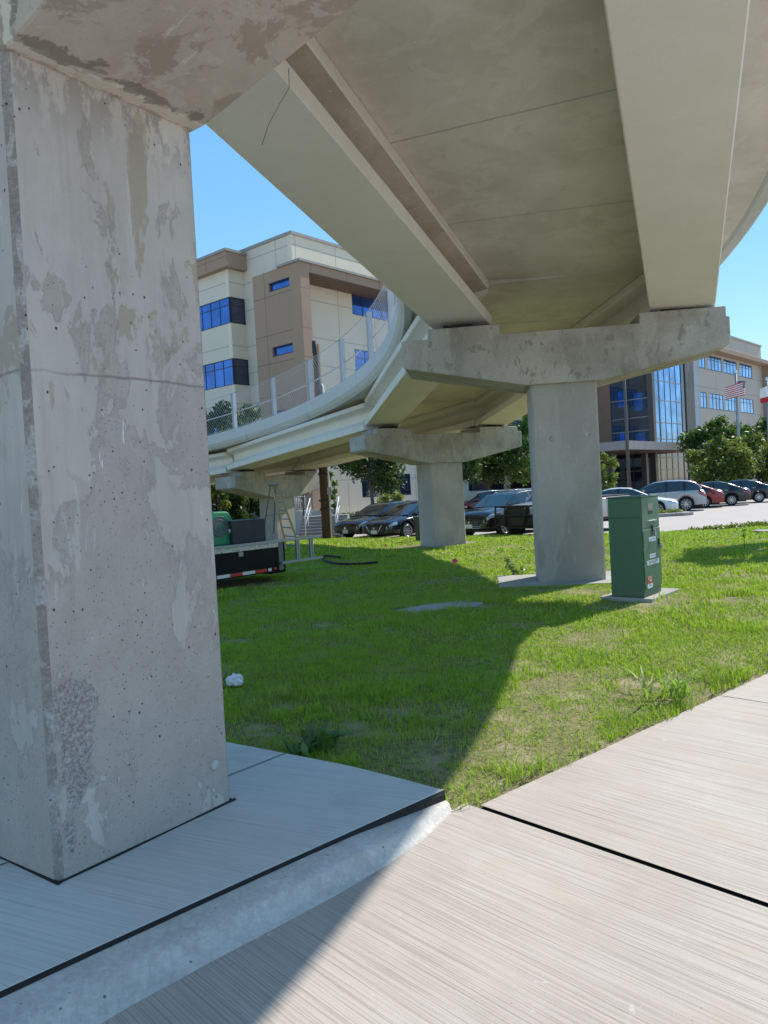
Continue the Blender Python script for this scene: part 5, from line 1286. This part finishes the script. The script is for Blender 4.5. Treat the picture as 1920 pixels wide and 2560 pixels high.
# ------------------------------------------------------------------ weeds and tufts
def blades(name, base, n, h, w_, mat, label, cat, spread=.12, seed=1, droop=.6, leafy=False):
    g = random.Random(seed); root_z = base.z; mb = MB()
    for i in range(n):
        a = g.uniform(0, 2 * PI); lean = g.uniform(.15, 1.) * spread * 3; hh = h * g.uniform(.55, 1.1); b = Vector((g.uniform(-spread, spread), g.uniform(-spread, spread), 0))
        d = Vector((math.cos(a), math.sin(a), 0)); sd = Vector((-d.y, d.x, 0)); prev = None
        for k in range(6):
            t = k / 5; p = b + d * lean * t ** 1.6 + Vector((0, 0, hh * (t - droop * t ** 2.6 * .6)))
            ww = w_ * (1 - t ** 2) * (.6 + .8 * min(1, t * 3)) * (1.6 * math.sin(PI * min(1, t + .1)) if leafy else 1)
            cur = [p - sd * ww, p + sd * ww + Vector((0, 0, ww * .4))]
            if prev: mb.quad(prev[0], prev[1], cur[1], cur[0])
            prev = cur
    o = mb.build(name, mat); o.location = base; return tag(o, label, cat)
M['weed'] = leafmat('weed_leaves', (.13, .26, .035), (.24, .38, .07), .4)
M['weedd'] = leafmat('weed_leaves_dark', (.09, .17, .05), (.14, .24, .07), .3)
blades('grass_weed', gz(1650, 1740, -.05), 24, .29, .008, M['weed'], 'tall arching broad-bladed grass weed, left of two clumps by the walk', 'weed', .13, 41)
blades('grass_weed', gz(1706, 1742, -.06), 18, .26, .008, M['weed'], 'tall arching broad-bladed grass weed, right of two clumps by the walk', 'weed', .055, 42)
blades('leafy_weed', gz(800, 1868, -.05), 30, .22, .016, M['weedd'], 'leafy broad-leaved weed in the shade at the edge of the paved slab', 'weed', .1, 43, .4, True)
blades('leafy_weed', gz(760, 1890, -.05), 14, .15, .014, M['weedd'], 'smaller leafy weed nearest the joint in the paved slab', 'weed', .07, 44, .4, True)
sap = gz(1290, 1440, .0); root = empty('sapling', sap, 0, 'short dark leafy sapling growing by the pad of the nearer pier', 'sapling')
mb = MB(); mb.tube([sap, sap + Vector((-.1, 0, .15)), sap + Vector((-.15, 0, .32))], [.01, .008, .004], 5); mb.tube([sap, sap + Vector((.08, 0, .1)), sap + Vector((.14, 0, .13))], [.008, .006, .003], 5); mb.build('stem', M['bark'], root, world=True)
leaves('foliage', [sap + Vector((-.14, 0, .3)), sap + Vector((-.09, 0, .18)), sap + Vector((-.03, 0, .08)), sap + Vector((.12, 0, .1))], [.08, .09, .09, .08], 130, .035, M['weedd'], root, 45)
sap = gz(1861, 1376, .0); root = empty('sapling', sap, 0, 'thin young sapling standing alone in the lawn at the right', 'sapling')
mb = MB(); mb.tube([sap, sap + Vector((.01, 0, .4))], [.008, .004], 5); mb.build('stem', M['bark'], root, world=True)
leaves('foliage', [sap + Vector((0, 0, .4)), sap + Vector((.0, 0, .3))], [.06, .05], 30, .03, M['weedd'], root, 46)

# ------------------------------------------------------------------ grass blades on the lawn
def vnoise(x, y, sc, seed):
    g = np.random.default_rng(seed); T = g.random((256, 256)); fx, fy = x * sc + 500, y * sc + 500; ix, iy = np.floor(fx).astype(int), np.floor(fy).astype(int); u, v = fx - ix, fy - iy; u = u * u * (3 - 2 * u); v = v * v * (3 - 2 * v)
    a = T[ix % 256, iy % 256]; b = T[(ix + 1) % 256, iy % 256]; c = T[ix % 256, (iy + 1) % 256]; d = T[(ix + 1) % 256, (iy + 1) % 256]
    return (a * (1 - u) + b * u) * (1 - v) + (c * (1 - u) + d * u) * v
def grass_field():
    g = np.random.default_rng(5); bands = [(3.3, 5.5, 7500, .036, .0027), (5.5, 8, 4600, .038, .0036), (8, 12, 2200, .042, .0054), (12, 18, 950, .046, .009), (18, 31, 360, .05, .017)]
    P_, H_, W_ = [], [], []
    for y0, y1, dens, h, w_ in bands:
        xa, xb = -.42 * y1 - .8, .56 * y1 + 1.2; n = int((xb - xa) * (y1 - y0) * dens)
        x = g.uniform(xa, xb, n); y = g.uniform(y0, y1, n)
        k = (x > -.42 * y - .6) & (x < .54 * y + .9); x, y = x[k], y[k]
        patch = .5 * vnoise(x, y, .9, 1) + .3 * vnoise(x, y, 2.6, 2) + .2 * vnoise(x, y, 7., 3)
        keep = g.random(len(x)) < np.clip(1 - 9 * np.clip(patch - .605, 0, 1), .22, 1); x, y, patch = x[keep], y[keep], patch[keep]
        # bare earth: by cabinet, pads, slab edge
        bare = ((x - 3.3) ** 2 / .7 + (y - 9.75) ** 2 / .2 < 1) | (((x - .6) ** 2 / .25 + (y - 4.75) ** 2 / .03 < 1)) | ((x - 1.35) ** 2 / .12 + (y - 6.3) ** 2 / .05 < 1) | ((x - 4.6) ** 2 / .5 + (y - 9.6) ** 2 / .12 < 1) | ((x - 3.35) ** 2 / .05 + (y - 6.35) ** 2 / .03 < 1)| ((x - 3.0) ** 2 / .04 + (y - 6.6) ** 2 / .02 < 1)
        keep = ~(bare & (g.random(len(x)) < .72)); x, y, patch = x[keep], y[keep], patch[keep]
        P_.append(np.stack([x, y], 1)); H_.append(h * (.55 + .9 * g.random(len(x))) * (.55 + .9 * vnoise(x, y, 1.7, 9))); W_.append(np.full(len(x), w_))
    P_, H_, W_ = np.concatenate(P_), np.concatenate(H_), np.concatenate(W_)
    # masks, vectorised
    X_, Y_ = P_[:, 0], P_[:, 1]
    s_ = (X_ - G0.x) * (-gdir.y) + (Y_ - G0.y) * gdir.x
    edge = .07 * vnoise(X_, Y_, 5., 21) + .07 * vnoise(X_, Y_, 22., 22) - .075
    ok = s_ > edge
    pts = [far] + B_[::-1]; px_ = [p.x for p in pts]; py_ = [p.y for p in pts]
    sy = np.interp(X_, px_, py_); ok &= ~((X_ < B_[0].x + .02) & (Y_ < sy - .02 + .22 * vnoise(X_, Y_, 3.5, 23) * vnoise(X_, Y_, 11., 24)))
    ly = np.array([lot_y(v) for v in np.linspace(-15, 25, 400)]); ok &= Y_ < np.interp(X_, np.linspace(-15, 25, 400), ly) - .2
    def inrect(o, A, T, x0, x1, y0, y1):
        dx, dy = X_ - o.x, Y_ - o.y; a = dx * A.x + dy * A.y; t = dx * T.x + dy * T.y
        return (a > x0) & (a < x1) & (t > y0) & (t < y1)
    for r_ in ((oA, AA, TA, -1.16, 1.06, -.85, .7), (oB, AB, TB, -1.1, 1.2, -.7, .78), (oC, AC, TC, -1.1, 1.1, -.7, .7), (bM, bx, by, -.04, .98, -.1, .58), (tc, ta, tn, -.0, 4.6, .0, 1.9)): ok &= ~inrect(*r_)
    c = sum(pl, Vector()) / len(pl); ok &= ~(((X_ - c.x) ** 2 / .62 + (Y_ - c.y) ** 2 / .05 < 1))
    H_ = H_ * np.where(s_ < .3, 1 + 1.1 * vnoise(X_, Y_, 2.5, 31) * (1 - s_ / .3).clip(0, 1), 1) * (1 + 1.3 * (vnoise(X_, Y_, 1.1, 33) > .83) * g.random(len(H_)))
    P_, H_, W_ = P_[ok], H_[ok], W_[ok]; n = len(P_)
    # ground height by bilinear lookup
    gx = np.linspace(-16, 22, 160); gy = np.linspace(3, 33, 130); ZG = np.array([[lawn_z(float(a), float(b)) for a in gx] for b in gy])
    fx = np.clip((P_[:, 0] - gx[0]) / (gx[1] - gx[0]), 0, 158.99); fy = np.clip((P_[:, 1] - gy[0]) / (gy[1] - gy[0]), 0, 128.99); ix, iy = fx.astype(int), fy.astype(int); tx_, ty_ = fx - ix, fy - iy
    zg = ZG[iy, ix] * (1 - tx_) * (1 - ty_) + ZG[iy, ix + 1] * tx_ * (1 - ty_) + ZG[iy + 1, ix] * (1 - tx_) * ty_ + ZG[iy + 1, ix + 1] * tx_ * ty_
    a = g.uniform(0, 2 * np.pi, n); d = np.stack([np.cos(a), np.sin(a), 0 * a], 1); sd = np.stack([-d[:, 1], d[:, 0], 0 * a], 1)
    lean = H_ * g.uniform(.1, 1.1, n); b = np.stack([P_[:, 0], P_[:, 1], zg - .004], 1)
    m = b + d * (lean * .35)[:, None]; m[:, 2] += H_ * .62; t = b + d * lean[:, None]; t[:, 2] += H_ * g.uniform(.75, 1.05, n)
    w_ = (W_ * g.uniform(.6, 1.3, n))[:, None]
    V = np.stack([b - sd * w_, b + sd * w_, m + sd * w_ * .75, m - sd * w_ * .75, t], 1).reshape(-1, 3)
    base = np.arange(n) * 5; q = np.stack([base, base + 1, base + 2, base + 3, base + 3, base + 2, base + 4], 1).ravel()
    me = bpy.data.meshes.new('grass'); me.vertices.add(5 * n); me.vertices.foreach_set('co', V.ravel()); me.loops.add(7 * n); me.loops.foreach_set('vertex_index', q)
    me.polygons.add(2 * n); ls = np.stack([np.arange(n) * 7, np.arange(n) * 7 + 4], 1).ravel(); me.polygons.foreach_set('loop_start', ls); me.polygons.foreach_set('loop_total', np.tile([4, 3], n)); me.update(calc_edges=True)
    me.materials.append(M['grass']); o = bpy.data.objects.new('grass', me); COL.objects.link(o); tag(o, kind='stuff'); print('blades', n)
grass_field()
